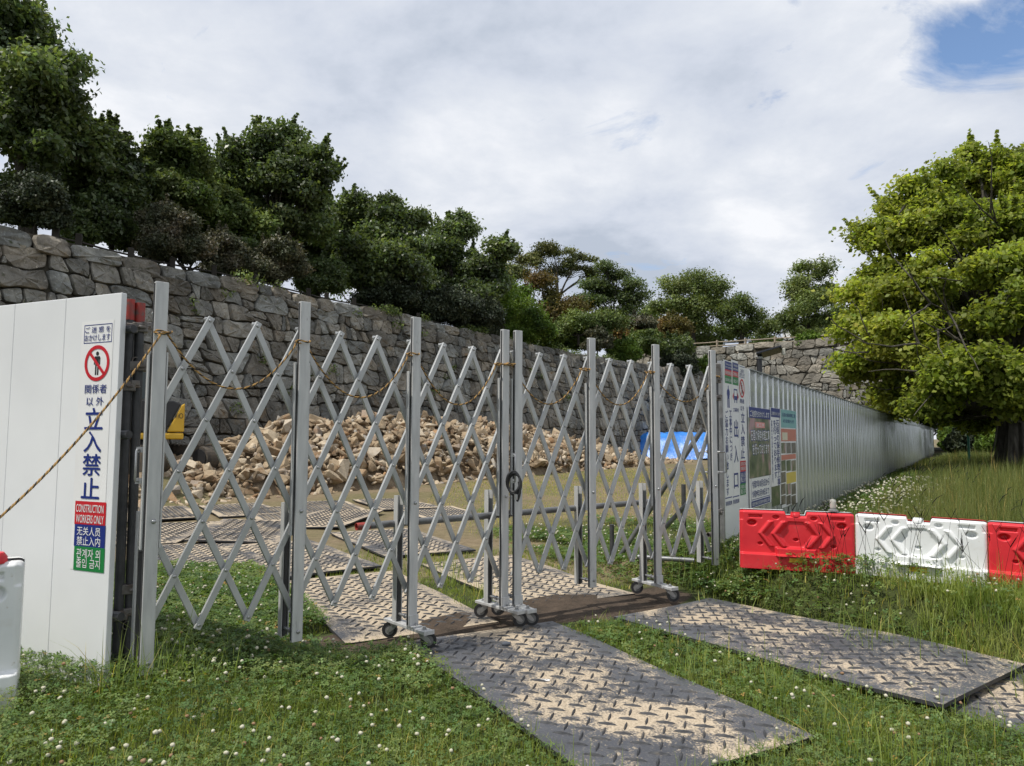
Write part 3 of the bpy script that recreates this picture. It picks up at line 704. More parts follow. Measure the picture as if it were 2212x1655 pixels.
far_tree('thin leaved tree with bare twigs at its top right', 1600, 752, 80, [(1590, 650, 36, 20, 0), (1625, 668, 32, 18, 0), (1575, 685, 40, 20, 0), (1640, 695, 26, 16, 0), (1610, 715, 34, 16, 0)], L_PALE, 0.22, 6500, 0.85, 461, 0.42, ncl=0.9, twigs=12, shell=(0.3, 1.1))
far_tree('tall egg shaped tree standing alone left of the big maple', 1745, 745, 76, [(1745, 592, 42, 32, 0), (1722, 630, 34, 34, 0), (1775, 632, 34, 36, 0), (1745, 660, 48, 34, -1), (1778, 690, 34, 28, 0), (1715, 690, 28, 26, 0)], L_FAR, 0.24, 14000, 0.95, 471, 0.3, ncl=0.9, twigs=5)
far_tree('low green trees filling the gap behind the white building', 1690, 745, 88, [(1690, 700, 34, 26, 0), (1660, 715, 30, 24, 0), (1730, 720, 30, 22, 2), (1800, 700, 40, 40, 0)], L_FAR, 0.26, 8000, 1.0, 481, 0.2, ncl=0.8, twigs=4)
far_tree('dark hedge like tree behind the wooden railing', 1560, 752, 90, [(1560, 722, 50, 20, 0), (1640, 730, 40, 18, 0), (1480, 728, 40, 18, 0), (1400, 690, 40, 30, 0), (1430, 735, 40, 16, 0)], L_MID, 0.26, 9000, 1.0, 491, 0.2, ncl=0.8, twigs=4)
bush('small bright bush on top of the far wall right of the building', 1745, 737, 26, 18, 0, L_BRIGHT, 495, 3000, 0.2, d=70, group=None)

for i, (lb, px, py, rx, ry, d, m) in enumerate((('green shrub on the bank under the light green spreading tree', 1105, 725, 50, 26, 46, L_MID), ('green shrub filling the bank right of the bright dome bush', 1215, 728, 55, 26, 52, L_MID), ('olive shrub behind the small purplish bush', 1275, 712, 50, 30, 58, L_FAR), ('dull rusty shrub under the dark rounded pine', 1345, 725, 50, 28, 60, L_RUST), ('green shrub left of the broad rusty bush', 1395, 738, 40, 24, 58, L_MID), ('dark shrub low at the far end of the left wall', 1450, 752, 50, 22, 62, L_DARK), ('green shrub under the trees at the wall corner', 1520, 745, 40, 18, 84, L_FAR), ('dark shrub beside the white building', 1655, 745, 34, 16, 84, L_DARK), ('green shrub at the foot of the egg shaped tree', 1765, 735, 40, 26, 74, L_FAR))):
    bush(lb, px, py, rx, ry, 0, m, 700+i*3, 4500, 0.2, d=d, group=None)

# the big maple on the right
ML = [(2000, 430, 95, 52, 1), (2110, 395, 95, 55, 2), (2230, 385, 120, 75, 1), (1925, 510, 78, 50, 0), (2030, 510, 105, 62, -1), (2150, 500, 105, 65, -2), (2270, 500, 120, 80, 0),
      (1885, 610, 62, 45, 0), (1980, 625, 100, 58, -2), (2110, 630, 105, 60, 0.5), (2245, 620, 120, 70, 1.5), (1860, 715, 55, 42, 0), (1945, 735, 92, 50, -2), (2075, 745, 105, 52, -0.3), (2200, 740, 110, 52, 1.2),
      (1870, 800, 50, 36, 0), (1970, 825, 80, 40, -1), (2085, 835, 100, 40, 1), (2210, 840, 110, 45, 0), (1955, 880, 38, 22, 1), (2045, 893, 52, 22, 1), (2120, 905, 55, 22, 2), (2150, 700, 90, 90, 4), (2000, 700, 90, 90, 5), (2350, 600, 150, 180, 1), (2120, 600, 60, 30, -3.6), (2210, 560, 70, 40, -4.2), (2150, 690, 60, 28, -4.4), (2235, 660, 60, 35, -4.8), (2105, 785, 60, 25, -4.8), (2205, 795, 70, 25, -5.2), (2160, 845, 55, 20, -4.8), (2060, 830, 60, 25, -4.2), (2230, 480, 80, 50, -3), (2030, 870, 50, 22, -3.5), (2230, 870, 50, 22, -4)]
D0 = 24.0
MB0 = W(2205, 1003, D0)
mroot = tree('maple_tree', 'huge yellow green maple with thick dark trunk and long sweeping limbs on the right', 'tree', MB0,
     [lob(l[0], l[1], l[2]*1.04, l[3]*1.22, D0+l[4]) for l in ML], L_MAPLE, 0.145, 70000, 0.50, 501, 0.65, W(2200, 880, D0), 3.6, bark=BARKG, sprigs=160, sprig_l=0.6, twigs=8, shades=(0.75, 1.25), shell=(0.25, 1.10), zlo=-0.8, aspect=0.7, up=0.7, flat_=0.6,
     limbs=[(W(2212, 905, D0-0.3), W(2010, 800, D0-4.2), 0.16, 0.012), (W(2240, 800, D0-1), W(1985, 742, D0-4.4), 0.14, 0.012), (W(2300, 770, D0-1.5), W(1985, 690, D0-4.6), 0.13, 0.012), (W(2300, 700, D0-2), W(2010, 655, D0-4.6), 0.12, 0.012), (W(2280, 640, D0-2), W(2065, 560, D0-4.0), 0.11, 0.012), (W(2260, 600, D0-1.5), W(2140, 460, D0-3.2), 0.10, 0.012), (W(2190, 880, D0), W(1905, 760, D0-2), 0.2, 0.012)])
mb = MB()
for k in range(7):
    an = k*0.9; q = 0.42
    o_ = np.array([math.cos(an)*q, math.sin(an)*q, 0])
    mb.tube([MB0+o_*1.5-np.array([0, 0, 0.4]), MB0+o_*1.05+np.array([0, 0, 0.5]), MB0+o_*0.85+np.array([0, 0, 1.8])], [0.30, 0.24, 0.2], 8)
mb.build('trunk_flutes', BARKG, mroot, True)

# ------------------------------------------------------------------ hoardings
class Plane:
    """upright flat face: O plan point, e along it (plan), n out of it (plan)"""
    def __init__(s, O, e, n): s.O = np.array([*O, 0.]); s.e = np.array([*e, 0.]); s.n = np.array([*n, 0.])
    def at(s, px, py):
        r = ray(px, py); o = np.array([0, 0, EYE]); k = ((s.O-o)@s.n)/(r@s.n); p = o+r*k-s.O
        return p@s.e, p[2]
    def rect(s, x0, y0, x1, y1):
        xm, ym = (x0+x1)/2, (y0+y1)/2
        return s.at(x0, ym)[0], s.at(xm, y1)[1], s.at(x1, ym)[0], s.at(xm, y0)[1]
    def p(s, u, z, off=0.0): q = s.O+s.e*u+s.n*off; return (q[0], q[1], z)

_font_cache = {}
def glyphs(body, weight):
    key = (body, weight)
    if key not in _font_cache:
        c = bpy.data.curves.new('lettering', 'FONT'); c.body = body; c.align_x = 'CENTER'; c.resolution_u = 3; c.space_line = 0.95
        o = bpy.data.objects.new('lettering', c); COL.objects.link(o)
        me = bpy.data.meshes.new_from_object(o.evaluated_get(bpy.context.evaluated_depsgraph_get()))
        V = np.array([v.co[:] for v in me.vertices]); F = [tuple(p.vertices) for p in me.polygons]
        bpy.data.objects.remove(o); bpy.data.curves.remove(c); bpy.data.meshes.remove(me)
        _font_cache[key] = (V, F)
    return _font_cache[key]

class Sign:
    """a flat sign or sticker on a plane; every item is set a hair above the one below"""
    def __init__(s, plane, name, label, cat, off, group=None):
        s.pl = plane; s.off = off; s.root = None; s.args = (name, label, cat, group); s.layers = {}
    def _poly(s, key, m, pts, off):
        s.layers.setdefault(key, (m, [], []))
        _, V, F = s.layers[key]; b = len(V)
        V += [s.pl.p(u, z, off) for u, z in pts]; F.append(tuple(range(b, b+len(pts))))
    def rect(s, key, m, r, lev=0):
        u0, z0, u1, z1 = r; s._poly(key, m, [(u0, z0), (u1, z0), (u1, z1), (u0, z1)], s.off+0.0012*lev)
    def frame(s, key, m, r, w, lev=1):
        u0, z0, u1, z1 = r
        for q in ((u0, z0, u1, z0+w), (u0, z1-w, u1, z1), (u0, z0+w, u0+w, z1-w), (u1-w, z0+w, u1, z1-w)): s.rect(key, m, q, lev)
    def poly(s, key, m, pts, lev=1): s._poly(key, m, pts, s.off+0.0012*lev)
    def text(s, key, m, body, r, weight=0.012, lev=2):
        s.k = getattr(s, 'k', 0)+1; key = key+':%d' % s.k
        u0, z0, u1, z1 = r; V, F = glyphs(body, 0)
        lo, hi = V.min(0), V.max(0); W_ = (V-lo)/np.maximum(hi-lo, 1e-6)
        s.layers.setdefault(key, (m, [], [])); _, VV, FF = s.layers[key]; b = len(VV)
        em = (hi-lo)[1]/max(1, body.count('\n')+1); em = max(em, 1e-3); wy = weight*0.5*(z1-z0)/max((hi-lo)[1], 1e-6); wx = weight*0.5*(u1-u0)/max((hi-lo)[0], 1e-6)
        for q, (ax, ay) in enumerate(((0, 0), (-1, 0), (1, 0), (0, 1), (0, -1))):
            b = len(VV)
            VV += [s.pl.p(u0+w[0]*(u1-u0)+ax*wx, z0+w[1]*(z1-z0)+ay*wy, s.off+0.0012*lev+0.00012*q) for w in W_]; FF += [tuple(i+b for i in f) for f in F]
    def disc_ring(s, key, m, u, z, R0, R1, lev=1, n=40):
        for k in range(n):
            a0, a1 = 2*math.pi*k/n, 2*math.pi*(k+1)/n
            s._poly(key, m, [(u+R1*math.cos(a0), z+R1*math.sin(a0)), (u+R0*math.cos(a0), z+R0*math.sin(a0)), (u+R0*math.cos(a1), z+R0*math.sin(a1)), (u+R1*math.cos(a1), z+R1*math.sin(a1))], s.off+0.0012*lev)
    def build(s, base):
        name, label, cat, group = s.args
        root = thing(name, label, cat, base, 0, group); s.root = root
        for key, (m, V, F) in s.layers.items(): mesh_obj(key.split(':')[0], V, F, m, root)
        return root

NAVY = flat('navy_print', rgb('#1d2f78'), 0.4); REDP = flat('red_print', rgb('#c0202c'), 0.4); GREENP = flat('green_print', rgb('#1c7a3e'), 0.4)
WHITEI = flat('white_print', (0.74, 0.74, 0.74), 0.4); INK = flat('black_print', (0.02, 0.02, 0.022), 0.4); STICK = flat('sticker_white', (0.78, 0.78, 0.775), 0.32)

# left hoarding: flat white panels seen at a slant
LE = np.array([-0.918, 0.396]); LE = LE/np.linalg.norm(LE); LN = np.array([-LE[1], LE[0]]); LN = LN if LN@(-PC) > 0 else -LN
LP = Plane(PC, -LE, LN)
def hoarding_panel(parent, O, e, n, u0, u1, z0, z1, th, m):
    mb = MB(); a = np.array(O)+np.array(e)*u0; bb = np.array(O)+np.array(e)*u1
    c = (a+bb)/2-np.array(n)*th/2; ang = math.atan2(e[1], e[0]); R = Matrix.Rotation(ang, 3, 'Z')
    mb.box((c[0], c[1], (z0+z1)/2), (abs(u1-u0)-0.003, th, z1-z0), 0, R)
    return mb.build('panel', m, parent, False, 0.004, 2)
hz = float(height(*PC))
lroot = thing('hoarding', 'short row of white flat panels standing at the left edge of the gate', 'hoarding', (PC[0], PC[1], hz))
for k in range(6): hoarding_panel(lroot, PC, LE, LN, k*0.47, (k+1)*0.47, 0.12, 2.30, 0.034, WHITEP)
mb = MB()
for zz_ in (0.5, 1.5, 2.1):
    q = PC-LN*0.06; r_ = PC+LE*2.8-LN*0.06; mb.tube([(q[0]+LE[0]*-0.03, q[1]+LE[1]*-0.03, zz_), (r_[0], r_[1], zz_)], 0.024, 8)
mb.build('rail', PIPED, lroot, True)

cp1 = lambda x, y: (x*0.3132, 570+y*0.3132)                # places measured on enlargements of the photograph
def R1(x0, y0, x1, y1, off=0): return LP.rect(x0*0.3132, 570+(y0+off)*0.3132, x1*0.3132, 570+(y1+off)*0.3132)
O2 = 1489.5
S = Sign(LP, 'warning_sign', 'tall white sticker with red crossed out figure and blue Japanese lettering on left panel', 'sign', 0.0015)
xs0 = LP.at(178, 697)[0]; xs1 = LP.at(247, 690)[0]; zt = LP.at(212, 693)[1]; zb = LP.at(190, 1233)[1]
S.rect('backing', STICK, (xs0, zb, xs1, zt), 0)
S.frame('border', NAVY, R1(584, 417, 775, 545), 0.004)
S.text('lettering', NAVY, 'ご 迷 惑 を', R1(594, 432, 766, 474)); S.text('lettering', NAVY, 'おかけします', R1(590, 486, 763, 530))
u, z = LP.at(672*0.3132, 570+685*0.3132); RR = (LP.at(672*0.3132, 570+562*0.3132)[1]-LP.at(672*0.3132, 570+809*0.3132)[1])/2
S.disc_ring('prohibition_ring', REDP, u, z, RR, RR*0.80, 2)
k_ = RR
body = [(-0.20, 0.38), (0.20, 0.38), (0.25, 0.28), (0.25, -0.08), (0.17, -0.08), (0.17, 0.22), (0.14, 0.22), (0.14, -0.66), (0.03, -0.66), (0.03, -0.08), (-0.03, -0.08), (-0.03, -0.66), (-0.14, -0.66), (-0.14, 0.22), (-0.17, 0.22), (-0.17, -0.08), (-0.25, -0.08), (-0.25, 0.28)]
def man(S, u, z, k, key='pictogram', m=INK, lev=1):
    S.poly(key, m, [(u+a*k, z+b*k) for a, b in body], lev)
    S.poly(key, m, [(u+0.12*k*math.cos(q*0.524), z+0.53*k+0.12*k*math.sin(q*0.524)) for q in range(12)], lev)
man(S, u, z, k_)
def slash(S, u, z, k, key='prohibition_ring', m=REDP, lev=3):
    a = math.radians(135); d_ = (math.cos(a), math.sin(a)); n_ = (-d_[1], d_[0]); r_ = 0.85*k; w_ = 0.09*k
    S.poly(key, m, [(u+d_[0]*r_+n_[0]*w_, z+d_[1]*r_+n_[1]*w_), (u+d_[0]*r_-n_[0]*w_, z+d_[1]*r_-n_[1]*w_), (u-d_[0]*r_-n_[0]*w_, z-d_[1]*r_-n_[1]*w_), (u-d_[0]*r_+n_[0]*w_, z-d_[1]*r_+n_[1]*w_)], lev)
slash(S, u, z, k_)
S.text('lettering', NAVY, '関係者', R1(590, 832, 739, 893)); S.text('lettering', NAVY, '以 外', R1(600, 918, 718, 978))
for ch, x0, y0, x1, y1 in (('立', 590, 995, 712, 1140), ('入', 583, 1155, 702, 1298), ('禁', 575, 1312, 697, 1460), ('止', 566, 1476, 688, 1618)):
    S.text('lettering', NAVY, ch, R1(x0, y0, x1, y1), 0.028)
S.rect('red_block', REDP, R1(519, 150, 732, 312, O2), 1); S.rect('blue_block', NAVY, R1(515, 308, 728, 464, O2), 1); S.rect('green_block', GREENP, R1(511, 464, 722, 632, O2), 1)
S.text('white_lettering', WHITEI, 'CONSTRUCTION', R1(530, 172, 719, 226, O2), 0.01); S.text('white_lettering', WHITEI, 'WORKERS ONLY', R1(528, 244, 719, 300, O2), 0.01)
S.text('white_lettering', WHITEI, '无关人员', R1(535, 326, 697, 386, O2)); S.text('white_lettering', WHITEI, '禁止入内', R1(533, 393, 695, 456, O2))
S.text('white_lettering', WHITEI, '관계자 외', R1(531, 478, 695, 546, O2)); S.text('white_lettering', WHITEI, '출입 금지', R1(529, 547, 693, 610, O2))
S.build(LP.p((xs0+xs1)/2, zb, 0))

# right hoarding: one white end panel, then ribbed zinc sheets to the far end
HN = np.array([HD[1], -HD[0]])
RP = Plane(HC, HD, HN)
rroot = thing('hoarding', 'long ribbed zinc hoarding running away to the right with a white end panel', 'hoarding', (HC[0], HC[1], float(height(*HC))))
mb = MB(); R = Matrix.Rotation(math.atan2(HD[1], HD[0]), 3, 'Z')
c = HC+HD*0.555-HN*0.017; mb.box((c[0], c[1], 1.25), (1.11, 0.034, 2.10), 0, R)
mb.build('white_panel', WHITEP, rroot, False, 0.004, 2)
mb = MB(); c = HC-HD*0.012-HN*0.017; mb.box((c[0], c[1], 1.25), (0.022, 0.05, 2.10), 0, R); mb.build('edge_trim', STEEL, rroot)
# ribbed sheets: a profile of narrow raised ribs every quarter metre with slightly bowed pans between
prof = []; u_ = 1.115; rr_ = np.random.default_rng(4)
LEN = 60.0
while u_ < LEN:
    w_ = 0.31; bow = rr_.normal(0.003, 0.0012)
    prof += [(u_, 0.0), (u_+0.010, 0.007), (u_+0.022, 0.007), (u_+0.034, 0.0), (u_+0.12, -bow*0.7), (u_+0.18, -bow), (u_+0.25, -bow*0.7)]; u_ += w_
prof.append((u_, 0.0))
V = []; F = []; zs = np.linspace(0.12, 2.30, 9); n = len(prof)
for j, z in enumerate(zs):
    for i, (u, o_) in enumerate(prof):
        q = RP.p(u, z, o_+0.0035*math.sin(u*6.1+z*4.3+math.sin(u*2.7)*2)*(1 if 0 < j < 8 else 0)); V.append(q)
for j in range(len(zs)-1):
    for i in range(n-1): F.append((j*n+i, j*n+i+1, (j+1)*n+i+1, (j+1)*n+i))
o = mesh_obj('zinc_sheet', V, F, ZINC, rroot, None, True)
sol = o.modifiers.new('solid', 'SOLIDIFY'); sol.thickness = 0.004; sol.offset = 0
mb = MB(); mb.bar(RP.p(1.115, 2.305, -0.01), RP.p(LEN, 2.305, -0.01), 0.05, 0.012); mb.bar(RP.p(1.115, 1.6, -0.05), RP.p(LEN, 1.6, -0.05), 0.05, 0.05); mb.build('rail', STEEL, rroot)

def R7(x0, y0, x1, y1): return RP.rect(1538+x0*0.2298, 743+y0*0.2298, 1538+x1*0.2298, 743+y1*0.2298)
EO = 0.0015
S = Sign(RP, 'warning_sign', 'narrow white sign with bowing worker figure, nearest the gate on the right hoarding', 'sign', EO)
S.rect('backing', STICK, R7(117, 160, 188, 1530), 0)
S.rect('blue_block', NAVY, R7(119, 168, 182, 243), 1); S.rect('red_block', REDP, R7(119, 243, 182, 300), 1); S.rect('green_block', GREENP, R7(119, 300, 182, 372), 1)
S.text('white_lettering', WHITEI, 'Thank you for', R7(124, 185, 178, 207), 0.01); S.text('white_lettering', WHITEI, 'your cooperation', R7(122, 213, 180, 235), 0.01)
S.text('white_lettering', WHITEI, '感谢您的配合', R7(122, 256, 180, 290)); S.text('white_lettering', WHITEI, '협조에 감사', R7(123, 325, 180, 356))
u0, z0, u1, z1 = R7(137, 388, 167, 600)
wf = [(0.5, 1.0), (0.62, 0.94), (0.60, 0.85), (0.95, 0.74), (0.97, 0.60), (0.78, 0.46), (0.84, 0.44), (0.84, 0.0), (0.58, 0.0), (0.58, 0.40), (0.44, 0.40), (0.44, 0.0), (0.18, 0.0), (0.18, 0.44), (0.24, 0.46), (0.05, 0.60), (0.07, 0.74), (0.40, 0.85), (0.38, 0.94)]
S.poly('pictogram', NAVY, [(u0+a*(u1-u0), z0+b_*(z1-z0)) for a, b_ in wf], 1)
S.text('lettering', NAVY, '\n'.join('工事中につき'), R7(163, 628, 186, 1095), 0.018); S.text('lettering', NAVY, '\n'.join('ご協力お願い致します'), R7(126, 625, 153, 1425), 0.018)
S.rect('border', NAVY, R7(124, 1440, 187, 1450), 1); S.text('lettering', NAVY, '東亜建設㈱', R7(128, 1476, 186, 1518))
S.build(RP.p(R7(117, 160, 188, 1530)[0], 0.5, 0))
S = Sign(RP, 'warning_sign', 'narrow white sign with truck figure between red arrows and large gate lettering', 'sign', EO)
S.rect('backing', STICK, R7(190, 160, 256, 1525), 0)
S.rect('blue_block', NAVY, R7(191, 180, 245, 258), 1); S.rect('red_block', REDP, R7(191, 258, 245, 312), 1); S.rect('green_block', GREENP, R7(191, 312, 245, 388), 1)
S.text('white_lettering', WHITEI, 'Vehicle\nentrance', R7(196, 192, 240, 248), 0.01); S.text('white_lettering', WHITEI, '工程车辆出入口', R7(193, 270, 243, 302)); S.text('white_lettering', WHITEI, '출입구', R7(199, 335, 238, 368))
u0, z0, u1, z1 = R7(204, 425, 237, 555)
for a in ((0, 0.9, 1, 1), (0, 0.35, 0.14, 0.95), (0.86, 0.35, 1, 0.95), (0.05, 0.2, 0.95, 0.5), (0.1, 0.0, 0.3, 0.2), (0.7, 0.0, 0.9, 0.2)): S.rect('pictogram', NAVY, (u0+a[0]*(u1-u0), z0+a[1]*(z1-z0), u0+a[2]*(u1-u0), z0+a[3]*(z1-z0)), 1)
a_ = R7(192, 455, 202, 530); S.poly('arrow', REDP, [(a_[0], (a_[1]+a_[3])/2), (a_[2], a_[1]), (a_[2], a_[3])], 1)
a_ = R7(238, 460, 248, 535); S.poly('arrow', REDP, [(a_[2], (a_[1]+a_[3])/2), (a_[0], a_[3]), (a_[0], a_[1])], 1)
S.text('lettering', NAVY, '工事車両', R7(196, 602, 248, 640))
for ch, y0, y1 in (('出', 715, 880), ('入', 955, 1115), ('口', 1215, 1355)): S.text('lettering', NAVY, ch, R7(206, y0, 244, y1), 0.025)
S.rect('border', NAVY, R7(193, 1428, 255, 1438), 1); S.text('lettering', NAVY, '東亜建設㈱', R7(196, 1458, 254, 1500))
S.build(RP.p(R7(190, 160, 256, 1525)[0], 0.5, 0))
S = Sign(RP, 'warning_sign', 'white sticker with small red crossed out figure, third across the white end panel', 'sign', EO)
S.rect('backing', STICK, R7(258, 205, 320, 1430), 0)
S.text('lettering', NAVY, 'ご 迷 惑 を\nおかけします', R7(256, 238, 304, 305)); S.rect('border', NAVY, R7(255, 214, 306, 219), 1); S.rect('border', NAVY, R7(255, 312, 306, 317), 1)
u, z = RP.at(1538+279*0.2298, 743+418*0.2298); q = R7(258, 330, 300, 506); RR = (q[3]-q[1])/2
S.disc_ring('prohibition_ring', REDP, u, z, RR, RR*0.8, 2); man(S, u, z, RR); slash(S, u, z, RR)
S.text('lettering', NAVY, '関係者', R7(262, 517, 300, 560)); S.text('lettering', NAVY, '以 外', R7(266, 582, 299, 630))
for ch, y0, y1 in (('立', 645, 738), ('入', 752, 850), ('禁', 865, 962), ('止', 975, 1075)): S.text('lettering', NAVY, ch, R7(270, y0, 305, y1), 0.022)
S.rect('red_block', REDP, R7(263, 1098, 317, 1200), 1); S.rect('blue_block', NAVY, R7(263, 1200, 317, 1310), 1); S.rect('green_block', GREENP, R7(263, 1310, 317, 1420), 1)
S.text('white_lettering', WHITEI, 'CONSTRUCTION\nWORKERS ONLY', R7(266, 1112, 314, 1186), 0.01); S.text('white_lettering', WHITEI, '无关人员\n禁止入内', R7(267, 1212, 313, 1298)); S.text('white_lettering', WHITEI, '관계자 외\n출입 금지', R7(267, 1324, 313, 1408))
S.build(RP.p(R7(258, 205, 320, 1430)[0], 0.5, 0))

PHOTO = mat('garden_photo_print', [(0.28, (0.03, 0.045, 0.02)), (0.45, (0.09, 0.115, 0.05)), (0.56, (0.20, 0.19, 0.12)), (0.66, (0.40, 0.24, 0.25))], 4, 0.35, 0, 6, spec=0.4)
PHOTOG = mat('tree_photo_print', [(0.3, (0.03, 0.045, 0.02)), (0.55, (0.10, 0.13, 0.06)), (0.75, (0.24, 0.17, 0.15))], 9, 0.35, 0, 6, spec=0.4)
OFFR = 0.012
S = Sign(RP, 'poster', 'large photo poster with dark blue heading and white outlined Japanese lines', 'poster', OFFR)
S.rect('backing', STICK, R7(335, 602, 541, 1522), 0)
S.rect('photo', PHOTO, R7(337, 700, 539, 1250), 1); S.rect('heading', NAVY, R7(337, 604, 539, 704), 1)
S.text('heading_lettering', WHITEI, 'ご迷惑をおかけします', R7(346, 632, 527, 690), 0.02)
S.rect('pink_block', flat('pink_print', rgb('#e8938f'), 0.4), R7(397, 738, 484, 790), 2); S.text('heading_lettering', WHITEI, '施工中', R7(405, 745, 476, 783), 0.02, 3)
for bd, r_ in (('石垣の保存修理工事', R7(352, 812, 528, 908)), ('を行っております', R7(368, 938, 526, 1036))):
    S.text('dark_outline', NAVY, bd, (r_[0]-0.008, r_[1]-0.008, r_[2]+0.008, r_[3]+0.008), 0.06, 2); S.text('white_lettering', WHITEI, bd, r_, 0.02, 3)
S.frame('border', NAVY, R7(358, 1243, 537, 1448), 0.008, 1)
S.text('lettering', NAVY, '令和7年10月3日から', R7(366, 1272, 527, 1345), 0.015); S.text('lettering', NAVY, '令和9年3月10日まで', R7(366, 1362, 527, 1430), 0.015)
S.rect('footer', NAVY, R7(360, 1456, 538, 1512), 1); S.text('heading_lettering', WHITEI, '国史跡石垣保存修理工事', R7(368, 1468, 530, 1502), 0.012)
S.build(RP.p(R7(335, 602, 541, 1522)[0], 0.6, 0))
S = Sign(RP, 'poster', 'narrow white poster with upright Japanese lines under a blue heading', 'poster', OFFR)
S.rect('backing', STICK, R7(543, 604, 632, 1522), 0); S.rect('heading', NAVY, R7(544, 606, 630, 690), 1); S.text('heading_lettering', WHITEI, 'ご迷惑をおかけします', R7(548, 640, 626, 672), 0.02)
S.text('lettering', NAVY, '\n'.join('石垣の保存修理工事'), R7(599, 718, 627, 1330), 0.03); S.text('lettering', NAVY, '\n'.join('を行っております'), R7(571, 718, 597, 1262), 0.03); S.text('lettering', NAVY, '\n'.join('令和七年十月三日から令和九年三月十日まで'), R7(551, 718, 563, 1310), 0.03)
S.rect('photo', PHOTOG, R7(552, 1335, 631, 1520), 1)
S.build(RP.p(R7(543, 604, 632, 1522)[0], 0.6, 0))
S = Sign(RP, 'poster', 'busy poster with turquoise heading and a grid of small photos', 'poster', OFFR)
S.rect('backing', STICK, R7(636, 622, 786, 1522), 0); S.rect('heading', flat('turquoise_print', (0.20, 0.42, 0.42), 0.4), R7(638, 624, 784, 790), 1)
S.text('lettering', NAVY, '石垣の保存修理工事', R7(650, 655, 772, 690), 0.02); S.text('lettering', NAVY, 'のお知らせ', R7(660, 710, 760, 745), 0.02)
S.rect('pink_block', flat('salmon_print', (0.55, 0.19, 0.13), 0.4), R7(640, 800, 782, 915), 1); S.rect('pale_block', flat('cream_print', (0.65, 0.6, 0.45), 0.4), R7(650, 832, 700, 905), 2)
rr_ = np.random.default_rng(9); pm = [PHOTOG, PHOTO, mat('stone_photo_print', [(0.3, (0.05, 0.045, 0.04)), (0.7, (0.22, 0.19, 0.15))], 9, 0.35)]
yb = [925, 1035, 1090, 1200, 1310, 1420, 1515]
for j in range(6):
    if j == 1: S.rect('pink_block', flat('rose_print', (0.62, 0.26, 0.24), 0.4), R7(642, yb[j]+4, 780, yb[j+1]-4), 1); continue
    if j == 3: S.rect('yellow_block', flat('yellow_print', (0.62, 0.48, 0.08), 0.4), R7(690, yb[j]+4, 782, yb[j+1]-4), 1)
    for i in range(3):
        if j == 3 and i: continue
        S.rect('photo:%d' % (j*3+i), pm[int(rr_.integers(3))], R7(642+i*48, yb[j]+4, 642+i*48+42, yb[j+1]-6), 1)
S.build(RP.p(R7(636, 622, 786, 1522)[0], 0.6, 0))

# ------------------------------------------------------------------ scaffold uprights beside the gate
def clamp(mb, p, r=0.045):
    p = np.array(p); mb.box(p, (0.09, 0.08, 0.055), 0, Matrix.Rotation(0.5, 3, 'Z')); mb.tube([p+np.array([0.03, -0.06, 0]), p+np.array([0.06, 0.03, 0.0])], 0.010, 6); mb.box(p+np.array([0.045, 0.0, 0.02]), (0.05, 0.03, 0.03), 0, Matrix.Rotation(0.9, 3, 'Z'))
def pole(label, px0, py0, px1, py1, d, zc, cap, m, clamps=(), stubs=(), group=None, r=0.0265):
    top = W(px0, py0, d); bot = W(px1, py1, d); bot[2] = float(height(bot[0], bot[1]))-0.1
    root = thing('scaffold_pole', label, 'scaffold pole', (bot[0], bot[1], bot[2]), 0, group)
    mb = MB(); mb.tube([bot, top], r, 14); mb.build('tube', m, root, True)
    if cap:
        dirn = (top-bot)/np.linalg.norm(top-bot); mb = MB(); mb.ring(top-dirn*0.12, top+dirn*0.002, r+0.0015, r-0.004, 16); mb.build('red_end', REDCAP, root, True)
    for z_ in clamps:
        q = bot+(top-bot)*((z_-bot[2])/(top[2]-bot[2])); mb = MB(); clamp(mb, q); mb.build('clamp', RUSTY, root, False, 0.004)
    for (z_, dx, dy) in stubs:
        q = bot+(top-bot)*((z_-bot[2])/(top[2]-bot[2]))+np.array([-0.02, 0.05, 0]); mb = MB(); mb.ring(q-np.array([dx, dy, 0])*0.6, q+np.array([dx, dy, 0])*0.4, 0.025, 0.020, 14); mb.build('cross_tube', RUSTY, root, True)
    return root
pole('left of two dark scaffold poles with bright red top beside the left panel', 281, 648, 254, 1410, 4.12, 0, True, PIPED, (2.12, 1.78, 0.48), ((1.93, 0.16, -0.1), (0.42, 0.16, -0.1)))
pole('right of two dark scaffold poles with faded red top, against the first gate post', 303, 656, 277, 1405, 4.16, 0, True, PIPED, (2.13, 1.9, 0.62), ())
pole('dark scaffold pole with rusty cap between the gate and the right hoarding', 1545, 792, 1549, 1190, 7.25, 0, False, PIPED, (2.08, 1.9, 0.75), ((1.82, 0.12, 0.1), (0.52, 0.12, 0.1)), None, 0.03)
mb = MB(); q = W(1543, 800, 7.2); mb.box(q, (0.11, 0.09, 0.14), 0, Matrix.Rotation(0.4, 3, 'Z')); o = mb.build('rusty_cap', RUSTY, None, False, 0.01); put(o, 'rusty brown sleeve clamped round the top of the right scaffold pole', 'clamp')

